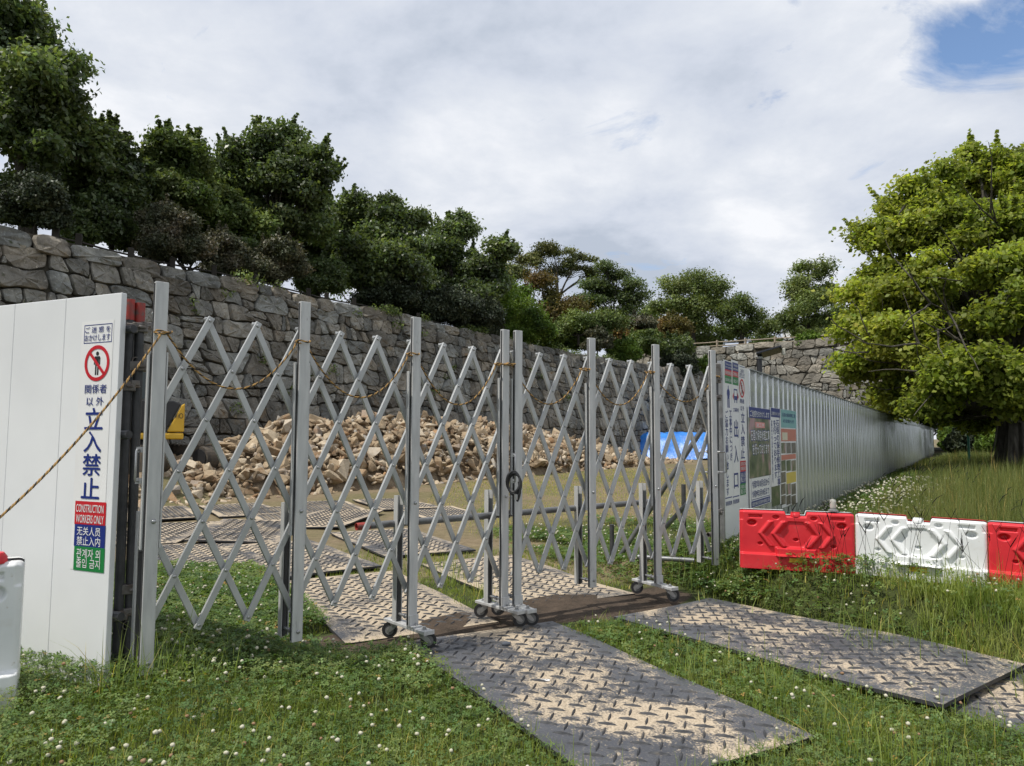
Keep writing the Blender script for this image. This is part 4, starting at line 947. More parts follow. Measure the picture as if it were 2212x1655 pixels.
def pipe(label, p0, p1, r=0.0243, red=False, m=PIPE, name='steel_pipe', clampq=(), group=None):
    p0 = np.array(p0, float); p1 = np.array(p1, float); root = thing(name, label, 'pipe', p0, 0, group)
    d_ = (p1-p0)/np.linalg.norm(p1-p0); mb = MB(); mb.ring(p0+d_*(0.1 if red else 0), p1, r, r-0.003, 16); mb.build('tube', m, root, True)
    if red: mb = MB(); mb.ring(p0, p0+d_*0.1, r+0.0008, r-0.003, 16); mb.build('red_end', REDCAP, root, True)
    for k in clampq: mb = MB(); clamp(mb, p0+(p1-p0)*k); mb.build('clamp', RUSTY, root, False, 0.004)
    return root
pipe('long level grey pipe with red painted open end fixed behind the gate', (-1.085, 5.03, 0.865), (1.34, 6.85, 0.885), 0.0255, True, clampq=(0.42,))
g1 = G(1312, 1190, 0.1); pipe('long slanting brace pipe propping the right end of the gate', W(1518, 925, 7.55), (1.18, 8.1, 0.10), 0.027)
pipe('lower slanting brace pipe near the right gate end', W(1508, 1062, 7.75), W(1420, 1158, 8.0), 0.025)
pipe('short level pipe lying low in the clover by the right casters', W(1378, 1203, 7.4), W(1500, 1211, 7.2), 0.025)
for lb, px, py, hh in (('short dark stake holding the long brace in the clover', 1322, 1195, 0.42), ('short dark stake behind the lower brace pipe', 1478, 1165, 0.75)):
    q = W(px, py, 8.15); mb = MB(); z0 = float(height(q[0], q[1]))-0.1; mb.tube([(q[0], q[1], z0), (q[0], q[1], z0+hh+0.1)], 0.026, 12); put(mb.build('stake', PIPED, None, True), lb, 'stake')

# ------------------------------------------------------------------ the folding gate
def gate_leaf(label, P0, P3, nsec, wheels, zb_free, free_end):
    P0 = np.array(P0); P3 = np.array(P3); v = P3-P0; L = np.linalg.norm(v)/nsec; rz = math.atan2(v[1], v[0])
    root = thing('folding_gate', label, 'gate', (P0[0], P0[1], 0), rz, 'leaves of the folding gate')
    h = L/6; z0, z1 = 0.42, 2.17; dz = (z1-z0)/6
    def B(name, mb, m, par=root, smooth=False, bev=0.0): return mb.build(name, m, par, smooth, bev, 2, False)
    # lattice bars: rows 0..6, columns in half pitches; a bar keeps to its own section
    for sct in range(nsec):
        bx = sct*L
        for sgn in (1, -1):
            y = -0.013 if sgn > 0 else 0.013
            for c0 in (-4, -2, 0, 2, 4):
                r0, r1 = max(0, -c0), min(6, 6-c0)
                if r1-r0 < 2: continue
                x0, x1 = c0+r0, c0+r1
                if sgn < 0: x0, x1 = 6-x0, 6-x1
                a = np.array([bx+x0*h, y, z0+r0*dz]); b = np.array([bx+x1*h, y, z0+r1*dz]); dd_ = (b-a)/np.linalg.norm(b-a)
                ea = 0.024
                mb = MB(); mb.bar(a-dd_*ea, b+dd_*ea, 0.037, 0.020, (0, 1, 0))
                if sgn > 0:
                    for r_ in range(r0, r1+1):
                        q = a+(b-a)*((r_-r0)/(r1-r0)); mb.lathe([(0.011, 0), (0.0105, 0.004), (0.006, 0.007)], 8, 1, (q[0], y-0.010, q[2]), (0, -1, 0))
                else:
                    mb.box((a-dd_*0.02)+np.array([0, 0.014, 0]), (0.03, 0.008, 0.03)); 
                    if r1 == 6: mb.box(b+np.array([0, 0.014, 0.012]), (0.034, 0.012, 0.03))
                B('lattice_bar', mb, [ALUB, STEEL], bev=0.003)
    for k in range(nsec+1):
        x = k*L; wheeled = k in wheels
        zb_ = 0.185 if wheeled else zb_free[k]
        mb = MB(); mb.box((x, -0.062, (zb_+2.35)/2), (0.068, 0.036, 2.35-zb_)); mb.box((x-0.012, -0.0845, (zb_+2.35)/2), (0.004, 0.009, 2.34-zb_)) if False else None
        for z_ in (1.03, zb_+0.06):
            mb.lathe([(0.013, 0), (0.012, 0.006), (0.007, 0.010)], 10, 1, (x+0.004, -0.080, z_), (0, -1, 0))
        o_ = B('front_post', mb, [ALU, STEEL], bev=0.004)
        mb = MB(); mb.box((x-0.0355, -0.062, (zb_+2.35)/2), (0.005, 0.012, 2.35-zb_-0.02)); B('groove', mb, ALUD, o_)
        mb = MB(); mb.box((x, -0.036, 1.42), (0.104, 0.014, 1.08)); mb.box((x-0.047, -0.043, 1.42), (0.010, 0.03, 1.08)); mb.box((x+0.047, -0.043, 1.42), (0.010, 0.03, 1.08)); B('side_channel', mb, ALU, bev=0.002)
        mb = MB()                                                         # rear post, an open channel
        mb.box((x-0.022, 0.125, (zb_+1.07)/2), (0.006, 0.05, 1.07-zb_)); mb.box((x+0.022, 0.125, (zb_+1.07)/2), (0.006, 0.05, 1.07-zb_)); mb.box((x, 0.147, (zb_+1.07)/2), (0.044, 0.006, 1.07-zb_))
        mb.box((x-0.005, 0.10, (zb_+0.85)/2), (0.02, 0.012, 0.85-zb_), 1)
        B('rear_post', mb, [ALU, ALUD])
        mb = MB(); mb.tube([(x, -0.05, zb_+0.05), (x, 0.125, zb_+0.05)], 0.011, 10); mb.lathe([(0.018, -0.006), (0.018, 0.006)], 10, 0, (x, 0.02, zb_+0.05), (0, 1, 0)); B('spacer', mb, STEEL, smooth=True)
        if wheeled:
            mb = MB(); mb.box((x+0.01, 0.0, 0.172), (0.085, 0.50, 0.022)); mb.box((x+0.01, -0.255, 0.172), (0.087, 0.012, 0.030)); pl = B('base_plate', mb, ALU, bev=0.003)
            mb = MB()
            for yy in (-0.20, 0.19, -0.105): mb.lathe([(0.019, 0), (0.019, 0.004), (0.012, 0.005), (0.012, 0.018), (0.006, 0.022)], 8, 0, (x+0.01, yy, 0.183), (0, 0, 1))
            B('bolt', mb, STEEL, pl)
            mb = MB(); mb.box((x, -0.085, 0.222), (0.075, 0.012, 0.075)); mb.box((x, -0.105, 0.188), (0.075, 0.06, 0.008)); B('angle_bracket', mb, ALU, pl)
            for yy, sw in ((-0.19, -0.50), (0.17, 2.25)):
                Rz = Matrix.Rotation(sw, 4, 'Z'); T = Matrix.Translation((x+0.01, yy, 0)) @ Rz
                gz = 0.052
                mb = MB(); mb.xf = T
                mb.ring((0.035, -0.014, gz+0.055), (0.035, 0.014, gz+0.055), 0.055, 0.034, 22)
                cst = B('caster', mb, BLACK, smooth=True)
                mb = MB(); mb.xf = T; mb.lathe([(0.034, -0.011), (0.034, 0.011)], 20, 0, (0.035, 0, gz+0.055), (0, 1, 0)); mb.lathe([(0.012, -0.02), (0.012, 0.02)], 10, 0, (0.035, 0, gz+0.055), (0, 1, 0)); B('hub', mb, mat('grey_hub', (0.18, 0.18, 0.175), 8, 0.6) if 'grey_hub' not in bpy.data.materials else bpy.data.materials['grey_hub'], cst)
                mb = MB(); mb.xf = T
                mb.lathe([(0.034, 0), (0.034, -0.012), (0.028, -0.016), (0.028, -0.024)], 14, 0, (0, 0, 0.161), (0, 0, 1))
                for s_ in (-1, 1): mb.prism([(-0.026, 0.137), (0.026, 0.137), (0.052, gz+0.05), (0.045, gz+0.037), (0.022, gz+0.045)], (0, s_*0.019, 0), (1, 0, 0), (0, 0, 1), (0, s_*0.004, 0), 1.0)
                B('fork', mb, STEEL, cst)
    return root
gl = gate_leaf('left leaf of the aluminium lattice gate, nearer and crossed by the sagging rope', (-2.0, 3.96), (-0.10, 5.675), 3, (2, 3), {0: 0.22, 1: 0.235, 2: 0.2, 3: 0.2}, 3)
gr = gate_leaf('right leaf of the aluminium lattice gate, reaching the right hoarding', (0.012, 5.735), (1.925, 6.97), 3, (0, 2), {0: 0.2, 1: 0.235, 2: 0.2, 3: 0.28}, 0)
# pull handles and latch where the two leaves meet
def u_handle(name, label, c, w, hgt, axis, out, r=0.006, root=None):
    c, axis, out = np.array(c), np.array(axis), np.array(out); mb = MB(); up_ = np.array([0, 0, 1.])
    mb.tube([c-up_*hgt/2, c-up_*hgt/2+out*w*0.9, c-up_*(hgt/2-0.01)+out*w, c+up_*(hgt/2-0.01)+out*w, c+up_*hgt/2+out*w*0.9, c+up_*hgt/2], r, 8)
    mb.box(c-up_*hgt/2, (0.035, 0.03, 0.03)); mb.box(c+up_*hgt/2, (0.035, 0.03, 0.03)); return mb.build(name, STEEL, None, True)
fr = np.array([0.60, -0.80, 0])
q = W(1092, 1010, 5.6)
put(u_handle('gate_latch', '', q+fr*0.10, 0.06, 0.20, (1, 0, 0), (0.25, -0.97, 0)), 'bright steel latch handle joining the two middle gate posts', 'latch')
mb = MB(); lk = q+np.array([0.06, -0.15, -0.08]); rr_ = np.random.default_rng(3)
for j in range(3):
    pts = []
    for k in range(25):
        an = 2*math.pi*k/24; pts.append(lk+np.array([0.050*math.cos(an)+0.006*j, 0.012*math.sin(an*2+j)+0.008*j, 0.078*math.sin(an)-0.012*j-0.02]))
    mb.tube(pts, 0.0085, 8)
mb.tube([lk+np.array([0.045, 0, -0.02]), lk+np.array([0.052, -0.01, -0.10]), lk+np.array([0.04, 0, -0.15]), lk+np.array([0.03, 0.0, -0.17])], 0.010, 8)
mb.lathe([(0.015, -0.02), (0.015, 0.02)], 12, 1, tuple(lk+np.array([0.022, -0.01, -0.135])), (0, 0, 1))
put(mb.build('cable_lock', [BLACK, STEEL], None, True), 'black looped cable lock hanging from the gate latch', 'lock')
q = W(303, 1005, 3.92); put(u_handle('pull_handle', '', q, 0.035, 0.17, (1, 0, 0), (-0.2, -0.98, 0), 0.006), 'slim steel pull handle on the first gate post beside the dark poles', 'handle')
q = W(1548, 998, 7.1); put(u_handle('pull_handle', '', q, 0.10, 0.20, (1, 0, 0), (0.75, -0.66, 0), 0.009), 'steel bow handle sticking out left of the first sign', 'handle')
q = W(1531, 998, 7.0); put(u_handle('pull_handle', '', q, 0.09, 0.20, (1, 0, 0), (-0.85, 0.5, 0), 0.007), 'steel bow handle on the last gate post before the blue sheet', 'handle')
# ------------------------------------------------------------------ tiger rope
ROPEY = mat('rope_yellow', [(0.3, (0.27, 0.15, 0.045)), (0.7, (0.46, 0.28, 0.09))], 60, 0.8); ROPEK = mat('rope_black', (0.03, 0.025, 0.022), 60, 0.8)
gdir = np.array([0.67, -0.742, 0])
def gpt(px, py, d): return W(px, py, d)
path = []
def sag(a, b, s, n=44):
    a, b = np.array(a), np.array(b)
    for k in range(n):
        q = k/n; p = a+(b-a)*q; p[2] -= s*4*q*(1-q); path.append(p)
def wind(px, py, d):
    c = gpt(px, py, d)
    for k in range(14):
        an = -2.4+2*math.pi*k/13; path.append(c+np.array([0.045*math.cos(an), 0.03+0.04*math.sin(an), 0.006*math.sin(k*1.3)]))
sag(W(-120, 1215, 2.95), W(352, 716, 3.84), 0.095, 60)
wind(347, 716, 3.86)
sag(W(362, 722, 3.93), W(643, 739, 4.42), 0.30); wind(651, 737, 4.42)
sag(W(662, 745, 4.50), W(884, 766, 4.99), 0.32); wind(891, 764, 4.99)
sag(W(901, 772, 5.06), W(1073, 786, 5.55), 0.33); wind(1080, 786, 5.55)
for k in range(8): path.append(W(1080+k*3, 787, 5.54))
wind(1101, 786, 5.58)
sag(W(1108, 790, 5.66), W(1257, 799, 6.0), 0.30); wind(1264, 797, 6.0)
sag(W(1272, 802, 6.08), W(1400, 806, 6.42), 0.29); wind(1405, 803, 6.42)
sag(W(1411, 808, 6.5), W(1540, 818, 7.02), 0.24); wind(1546, 813, 7.1)
path = np.array(path); seg = np.linalg.norm(np.diff(path, axis=0), axis=1); sl = np.concatenate([[0], np.cumsum(seg)])
N_ = int(sl[-1]/0.011); su = np.linspace(0, sl[-1], N_); rp = np.stack([np.interp(su, sl, path[:, k]) for k in range(3)], 1)
tg = np.gradient(rp, axis=0); tg /= np.linalg.norm(tg, axis=1)[:, None]; sd_ = np.cross(tg, [0, 0, 1]); sd_ /= np.maximum(np.linalg.norm(sd_, axis=1), 1e-3)[:, None]; up_ = np.cross(sd_, tg)
mb = MB()
for j in range(3):
    an = su/0.050*2*math.pi+j*2.094
    mb.tube(rp+(sd_*np.cos(an)[:, None]+up_*np.sin(an)[:, None])*0.0032, 0.0035, 5, 1 if j == 0 else 0)
put(mb.build('rope', [ROPEY, ROPEK], None, True), 'twisted black and yellow rope slung from post to post along the gate', 'rope')

# ------------------------------------------------------------------ plastic barriers
BRED = mat('red_plastic', [(0.3, (0.54, 0.020, 0.030)), (0.7, (0.66, 0.032, 0.042))], 4, 0.42, 0, 6, 0.05, 60, spec=0.4, speck=[(5, 0.62, 0.80, (0.60, 0.09, 0.085)), (23, 0.66, 0.76, (0.42, 0.05, 0.05))], rough_var=0.2)
BWHITE = mat('white_plastic', [(0.3, (0.68, 0.70, 0.70)), (0.7, (0.78, 0.79, 0.79))], 3, 0.40, 0, 4, 0.03, 40, spec=0.45, speck=[(5, 0.60, 0.82, (0.60, 0.59, 0.55)), (26, 0.66, 0.76, (0.56, 0.54, 0.50))], rough_var=0.2)
REFL = mat('yellow_reflector', [(0.4, (0.55, 0.28, 0.02)), (0.6, (0.70, 0.42, 0.04))], 30, 0.3)
BL, BH = 0.955, 0.74
def bdepth(x, z):
    """how far the front shell stands out (towards -y) at x along, z up"""
    d = np.zeros_like(x)
    d += 0.045*sstep(0.20, 0.185, z)                                              # foot
    d += 0.038*sstep(0.285, 0.272, z)*sstep(0.30, 0.315, x)*sstep(0.645, 0.63, x)*(z > 0.18)
    for cx_, cz_, r_, dp in ((0.105, 0.585, 0.045, -0.05), (BL-0.105, 0.585, 0.045, -0.05), (0.31, 0.665, 0.032, -0.028), (BL-0.33, 0.665, 0.032, -0.028), (0.475, 0.385, 0.024, -0.03), (0.175, 0.32, 0.024, -0.03), (BL-0.175, 0.32, 0.024, -0.03)):
        rr = np.hypot(x-cx_, z-cz_); d += dp*sstep(r_, r_*0.45, rr)
    for cx_ in (0.135, BL-0.135):
        q = np.maximum(np.abs(x-cx_)-0.052, np.abs(z-0.672)-0.016); d += -0.022*sstep(0.008, -0.004, q)
    ux, uz = np.abs(x-0.475), np.abs(z-0.455)
    hd = ux+uz*0.52
    side = sstep(0.165, 0.158, uz)
    for lo, hi in ((0.155, 0.205), (0.265, 0.315)): d += 0.024*sstep(lo-0.003, lo+0.022, hd)*sstep(hi+0.004, hi-0.006, hd)*side
    d += -0.012*sstep(0.150, 0.135, hd)*side
    d += -0.010*sstep(0.035, 0.020, x)*(z > 0.62)-0.010*sstep(BL-0.035, BL-0.020, x)*(z > 0.62)
    e = np.minimum(np.minimum(x, BL-x), 0.03)/0.03; d -= 0.016*(1-e)**2
    return d
def btop(x):
    return BH-0.055*sstep(0.385, 0.398, x)*sstep(0.575, 0.562, x)-0.012*(1-np.minimum(np.minimum(x, BL-x), 0.025)/0.025)**2
def shell(front, extra=0.0):
    nx_, nz_ = 150, 116
    gx = np.linspace(0, BL, nx_); v = np.linspace(0, 1, nz_); X, Vv = np.meshgrid(gx, v); Z = Vv*(btop(X)+extra)
    Y = -0.068-bdepth(X, Z); Y = Y+0.022*sstep(0.975, 1.0, Vv)
    if not front: Y = -Y; X = BL-X
    P = np.stack([X.ravel(), Y.ravel(), Z.ravel()], 1); i = np.arange(nx_*nz_).reshape(nz_, nx_)
    F = [np.stack([i[:-1, :-1].ravel(), i[:-1, 1:].ravel(), i[1:, 1:].ravel(), i[1:, :-1].ravel()], 1)]
    rim = np.concatenate([i[0, :], i[1:, -1], i[-1, -2::-1], i[-2:0:-1, 0]])
    P2 = P[rim].copy(); P2[:, 1] = 0.0; b = len(P); n = len(rim); k = np.arange(n); F.append(np.stack([rim[k], b+k, b+(k+1) % n, rim[(k+1) % n]], 1))
    return np.concatenate([P, P2]), np.concatenate(F)
def make_barrier(front, back, label):
    root = thing('plastic_barrier', label, 'barrier', (0, 0, 0), 0, 'plastic barriers in the grass')
    V, F = shell(True); mesh_obj('front_shell', V, F, front, root, None, True, wc=False)
    V, F = shell(False, 0.012); mesh_obj('rear_shell', V, F, back, root, None, True, wc=False)
    mb = MB(); mb.lathe([(0.042, 0), (0.042, 0.035), (0.036, 0.045), (0.0, 0.045)], 18, 0, (0.475, -0.03, BH-0.062)); mb.box((0.475, -0.03, BH-0.012), (0.075, 0.02, 0.02)); mb.build('cap', front if front is BRED else BWHITE, root, True, 0.002, 1, False)
    mb = MB(); mb.box((0.475, -0.119, 0.135), (0.125, 0.012, 0.055)); mb.build('reflector', REFL, root, False, 0.002, 1, False)
    return root
def copy_tree(o, label=None, parent=None):
    c_ = o.copy(); COL.objects.link(c_); c_.parent = parent
    if label: c_['label'] = label
    for ch in list(o.children): copy_tree(ch, None, c_)
    return c_
bA = np.array([2.085, 6.58]); bB = np.array([3.005, 6.32])
def place_b(o, p, q):
    v = q-p; zb = 0.335; o.scale = (1, 1, 0.685); o.location = (p[0], p[1], zb); o.rotation_euler = (0, rad(0.5), math.atan2(v[1], v[0]))
b1 = make_barrier(BRED, BWHITE, 'red plastic barrier with a small lamp on top, beside the right hoarding'); place_b(b1, bA, bB)
b2 = make_barrier(BWHITE, BRED, 'white plastic barrier standing between two red ones behind tall weeds'); place_b(b2, np.array([3.02, 6.30]), np.array([3.80, 5.76]))
b3 = copy_tree(b1, 'red plastic barrier cut off by the right edge of the picture'); place_b(b3, np.array([3.80, 5.74]), np.array([4.58, 5.20])); b3.location[2] = 0.33
b4 = make_barrier(BWHITE, BWHITE, 'white plastic barrier at the left edge before the white hoarding')
for ch in b4.children:
    if ch.name.startswith('cap'): ch.data.materials[0] = BRED
mb = MB(); mb.lathe([(0.06, 0), (0.06, 0.03), (0.045, 0.052), (0, 0.055)], 18, 0, (BL-0.13, -0.02, BH-0.004)); mb.build('filler_cap', BRED, b4, True, 0.0, 1, False)
e_ = W(60, 1240, 3.72); dv = np.array([math.cos(0.52), math.sin(0.52)])
p_ = np.array([e_[0], e_[1]])-dv*BL+LN*0.02; b4.location = (p_[0], p_[1], 0.13); b4.rotation_euler = (0, 0, math.atan2(dv[1], dv[0])); b4.scale = (1, 1, 0.985)
# the little lamp
q = np.array(b1.location)+np.array([0.80*0.96, -0.80*0.27, (BH+0.012)*0.685])
root = thing('warning_lamp', 'small clear topped warning lamp on the red barrier', 'lamp', q)
mb = MB(); mb.lathe([(0.042, 0), (0.042, 0.012), (0.026, 0.018), (0.026, 0.03), (0, 0.03)], 16, 0, q); mb.build('lamp_base', flat('grey_plastic', (0.20, 0.2, 0.2), 0.5), root, True)
mb = MB(); mb.lathe([(0.024, 0.0), (0.027, 0.01), (0.025, 0.02), (0.027, 0.03), (0.025, 0.04), (0.027, 0.05), (0.025, 0.06), (0.022, 0.072), (0.0, 0.076)], 16, 0, q+np.array([0, 0, 0.03])); mb.build('lens', mat('lamp_lens', (0.45, 0.44, 0.40), 30, 0.15, spec=0.6), root, True)

# ------------------------------------------------------------------ rubber track mats
def mat_surface(name, lo, hi, fresh):
    m = bpy.data.materials.new(name); m.use_nodes = True; t = NT(m.node_tree)
    tc = t.n('ShaderNodeTexCoord').outputs['Object']; oi = t.n('ShaderNodeObjectInfo').outputs['Random']
    off = t.vmath('ADD', tc, t.n('ShaderNodeCombineXYZ', ins={0: t.math('MULTIPLY', oi, 37.0), 1: t.math('MULTIPLY', oi, 71.0), 2: 0.0}).outputs[0])
    s_ = t.n('ShaderNodeSeparateXYZ', ins={0: tc})
    edge = t.math('MULTIPLY', t.ramp(t.math('ABSOLUTE', s_.outputs[1]), [(0.10, 1.0), (0.50, fresh)]), 1.0)     # sand lies along the wheel track, thinner at the rims
    nb = t.noise(off, 1.7, 5, 0.62, 0.4); nf = t.noise(off, 75, 4, 0.75); ns = t.noise(off, 9, 5, 0.65)
    a = t.math('ADD', t.math('MULTIPLY_ADD', nb, 1.5, -0.25), t.math('ADD', t.math('MULTIPLY', ns, 0.60), t.math('MULTIPLY_ADD', nf, 0.95, -0.24)))
    a = t.math('ADD', a, t.math('MULTIPLY', edge, 0.20))
    sand = t.ramp(t.math('MULTIPLY', a, 0.5), [(lo/2, 0.0), (hi/2, 1.0)])
    rub = t.ramp(nb, [(0.35, (0.060, 0.064, 0.075)), (0.65, (0.110, 0.115, 0.130))])
    rub = t.mix(t.ramp(nf, [(0.52, 0.0), (0.72, 0.75)]), rub, (0.20, 0.19, 0.175))
    sc_ = t.ramp(nf, [(0.3, (0.28, 0.22, 0.155)), (0.5, (0.44, 0.36, 0.26)), (0.7, (0.58, 0.49, 0.37))])
    c = t.mix(sand, rub, sc_)
    bs = t.n('ShaderNodeBsdfPrincipled', ins={'Base Color': c, 'Roughness': t.math('MULTIPLY_ADD', sand, 0.42, 0.46), 'Specular IOR Level': 0.4})
    h = t.math('ADD', t.math('MULTIPLY', nf, 0.8), t.math('MULTIPLY', sand, 0.8))
    m.node_tree.links.new(t.n('ShaderNodeBump', ins={'Strength': 0.6, 'Distance': 0.006, 'Height': h}).outputs[0], bs.inputs['Normal'])
    m.node_tree.links.new(bs.outputs[0], t.n('ShaderNodeOutputMaterial').inputs[0]); return m
MATA = mat_surface('sandy_rubber_mat', 1.10, 1.26, 0.0)
MATC = mat_surface('half_sandy_mat', 1.0, 1.28, 0.45)
MATB = mat_surface('sand_covered_mat', 0.88, 1.2, 0.55)
LUG = mat('mat_lug_rubber', [(0.35, (0.035, 0.037, 0.042)), (0.6, (0.06, 0.061, 0.066)), (0.80, (0.16, 0.135, 0.10))], 11, 0.6, 0, 5, 0.2, 80)  # darker than the mat rubber, shade of the lug sides put into the colour
RIM = mat('mat_edge_rubber', (0.035, 0.036, 0.04), 9, 0.6)
ML_, MW_ = 2.44, 1.22
def mat_mesh(sp=0.096, warp=0.012, seed=0):
    """one mat: slab, rim, holes as dark discs, and rows of lens shaped treads laid crosswise"""
    r = np.random.default_rng(seed)
    wz = lambda x, y: warp*np.sin(x*2.1+seed)*np.cos(y*2.3+seed*2)+warp*0.6*np.sin(x*4.3+y*3+seed)
    nx_, ny_ = 25, 13; X, Y = np.meshgrid(np.linspace(-ML_/2, ML_/2, nx_), np.linspace(-MW_/2, MW_/2, ny_))
    Vt = np.stack([X.ravel(), Y.ravel(), (wz(X, Y)+0.013).ravel()], 1); i = np.arange(nx_*ny_).reshape(ny_, nx_)
    F = [tuple(q) for q in np.stack([i[:-1, :-1].ravel(), i[:-1, 1:].ravel(), i[1:, 1:].ravel(), i[1:, :-1].ravel()], 1)]
    V = [tuple(v) for v in Vt]; MI = [0]*len(F)
    rim = np.concatenate([i[0, :], i[1:, -1], i[-1, -2::-1], i[-2:0:-1, 0]]); b = len(V)
    V += [(V[k][0], V[k][1], V[k][2]-0.022) for k in rim]; n = len(rim)
    F += [(int(rim[k]), b+k, b+(k+1) % n, int(rim[(k+1) % n])) for k in range(n)]; MI += [2]*n
    rot = math.pi/4
    rows = int(ML_*1.5/sp)
    for a in range(-rows, rows):
        for c_ in range(-rows, rows):
            x0, y0 = a*sp, c_*sp
            x = x0*math.cos(rot)-y0*math.sin(rot); y = x0*math.sin(rot)+y0*math.cos(rot)
            if abs(x) > ML_/2-0.075 or abs(y) > MW_/2-0.075: continue
            an = rot+(0 if (a+c_) % 2 else math.pi/2); ca, sa = math.cos(an), math.sin(an)
            l, w, h = 0.056, 0.0075, 0.0125; z = float(wz(x, y))+0.0125
            def Q(u, v_, zz__): return (x+u*ca-v_*sa, y+u*sa+v_*ca, z+zz__)
            b = len(V)
            V += [Q(-l, 0, 0), Q(-l*0.5, -w*0.85, 0), Q(0, -w*1.1, 0), Q(l*0.5, -w*0.85, 0), Q(l, 0, 0), Q(l*0.5, w*0.85, 0), Q(0, w*1.1, 0), Q(-l*0.5, w*0.85, 0),
                  Q(-l*0.7, 0, h*0.7), Q(0, -w*0.4, h), Q(l*0.7, 0, h*0.7), Q(0, w*0.4, h)]
            F += [(b, b+1, b+8), (b+1, b+2, b+9, b+8), (b+2, b+3, b+10, b+9), (b+3, b+4, b+10), (b+4, b+5, b+10), (b+5, b+6, b+11, b+10), (b+6, b+7, b+8, b+11), (b+7, b, b+8), (b+8, b+9, b+10, b+11)]; MI += [1]*9
    for sx in (-1, 1):
        for sy in (-1, -0.82, 0.82, 1):
            x, y = sx*(ML_/2-0.06), sy*(MW_/2-0.07); b = len(V); z = float(wz(x, y))+0.0155
            V += [(x+0.017*math.cos(k*0.628), y+0.017*math.sin(k*0.628), z) for k in range(10)]; F.append(tuple(range(b, b+10))); MI.append(2)
    me = bpy.data.meshes.new('ground_mat'); me.from_pydata(V, [], F); me.polygons.foreach_set('material_index', MI); me.update(); return me
def ground_mat(label, far_right, v, z, surf, seed, tilt=(0, 0), sp=0.096):
    """far_right: far right corner (plan); v: unit vector along the long side towards the camera"""
    v = np.array(v)/np.linalg.norm(v); w = np.array([v[1], -v[0]])
    c_ = np.array(far_right)+v*ML_/2+w*MW_/2
    me = mat_mesh(sp, 0.008, seed)
    for m in (surf, LUG, RIM): me.materials.append(m)
    o = bpy.data.objects.new('ground_mat', me); COL.objects.link(o)
    o.location = (c_[0], c_[1], z); o.rotation_euler = (tilt[0], tilt[1], math.atan2(v[1], v[0])); return put(o, label, 'ground mat', 'rubber track mats on the ground')
VA = (0.481, -0.877)
ground_mat('sandy treaded mat in the front middle with a small white label on it', (0.325, 5.745), VA, 0.032, MATA, 3)
ground_mat('sandy treaded mat on the right lying on top of another, corner pointing at the viewer', (1.80, 6.58), (0.605, -0.796), 0.052, MATA, 4, (0.0, -0.012))
ground_mat('darker mat partly under the right one, in the lower right corner', (3.30, 4.85), (0.50, -0.866), 0.008, MATA, 5)
ground_mat('sand covered mat just behind the casters, ending in wet soil', (-1.25, 7.88), (0.473, -0.88), 0.022, MATB, 6)
ground_mat('sand covered mat behind the middle posts, ending in dark wet soil', (0.02, 8.93), (0.467, -0.885), 0.022, MATB, 7)
ground_mat('cleaner grey mat behind the left leaf, left edge in the clover', (-2.82, 10.06), (0.565, -0.825), 0.036, MATC, 8, (0.01, 0.0))
ground_mat('grey mat behind the red pipe end, right of the cleaner one', (-1.68, 11.45), (0.50, -0.866), 0.03, MATC, 9)
ground_mat('mat with raised black edge lying turned towards the left pole', (-3.62, 12.25), (0.18, -0.98), 0.06, MATC, 10, (-0.045, 0.0))
ground_mat('mat lying left of the one with the raised edge', (-4.95, 12.2), (0.16, -0.98), 0.03, MATB, 11)
ground_mat('mat with lifted front corner pointing at the red pipe end', (-2.45, 13.8), (-0.1, -0.995), 0.05, MATB, 12, (0.015, 0.01))
ground_mat('far mat along the foot of the rubble on the left', (-5.5, 15.6), (0.53, -0.85), 0.03, MATB, 13)
ground_mat('farthest left mat half behind the first gate post', (-6.75, 14.85), (0.53, -0.85), 0.03, MATB, 14)
ground_mat('far mat at the foot of the rubble behind the second post', (-3.85, 16.3), (0.43, -0.9), 0.03, MATB, 15)
ground_mat('far mat nearest the brown field, behind the second post', (-2.55, 16.9), (0.46, -0.89), 0.035, MATB, 16, (0.0, 0.0))
ground_mat('grey mat behind the first gate post, at the edge of the clover', (-3.98, 10.1), (0.565, -0.825), 0.026, MATC, 17, (0.0, 0.004))
ground_mat('far sandy mat between the lifted corner and the rubble', (-4.35, 15.0), (0.46, -0.89), 0.026, MATB, 18, (0.006, 0.0))
ground_mat('half buried mat at the edge of the brown field by the rubble', (-1.25, 15.2), (0.40, -0.92), 0.012, MATB, 19, (0.0, 0.003))
# label on the front mat and the little things lying about
q = G(1174, 1470, 0.05); Rz = Matrix.Rotation(-0.12, 3, 'Z'); mb = MB(); mb.box((q[0], q[1], 0.053), (0.074, 0.030, 0.0015), 0, Rz)
for k in range(5): mb.box((q[0]-0.024+k*0.011, q[1]+0.002+0.003*(k % 2), 0.0542), (0.006, 0.004 if k % 2 else 0.008, 0.0006), 1, Rz)
put(mb.build('paper_label', [WHITEI, INK], None), 'small white printed label stuck on the front mat', 'label')
q = G(1093, 1395, 0.05); mb = MB(); mb.lathe([(0.0, -0.035), (0.014, -0.025), (0.018, 0.0), (0.013, 0.028), (0.0, 0.036)], 9, 0, (q[0]-0.0, q[1], 0.062), (1, 0.2, 0)); put(mb.build('pebble', flat('blue_grey_stone', (0.08, 0.09, 0.11), 0.5), None, True), 'blue grey pebble on the left rim of the front mat', 'pebble')

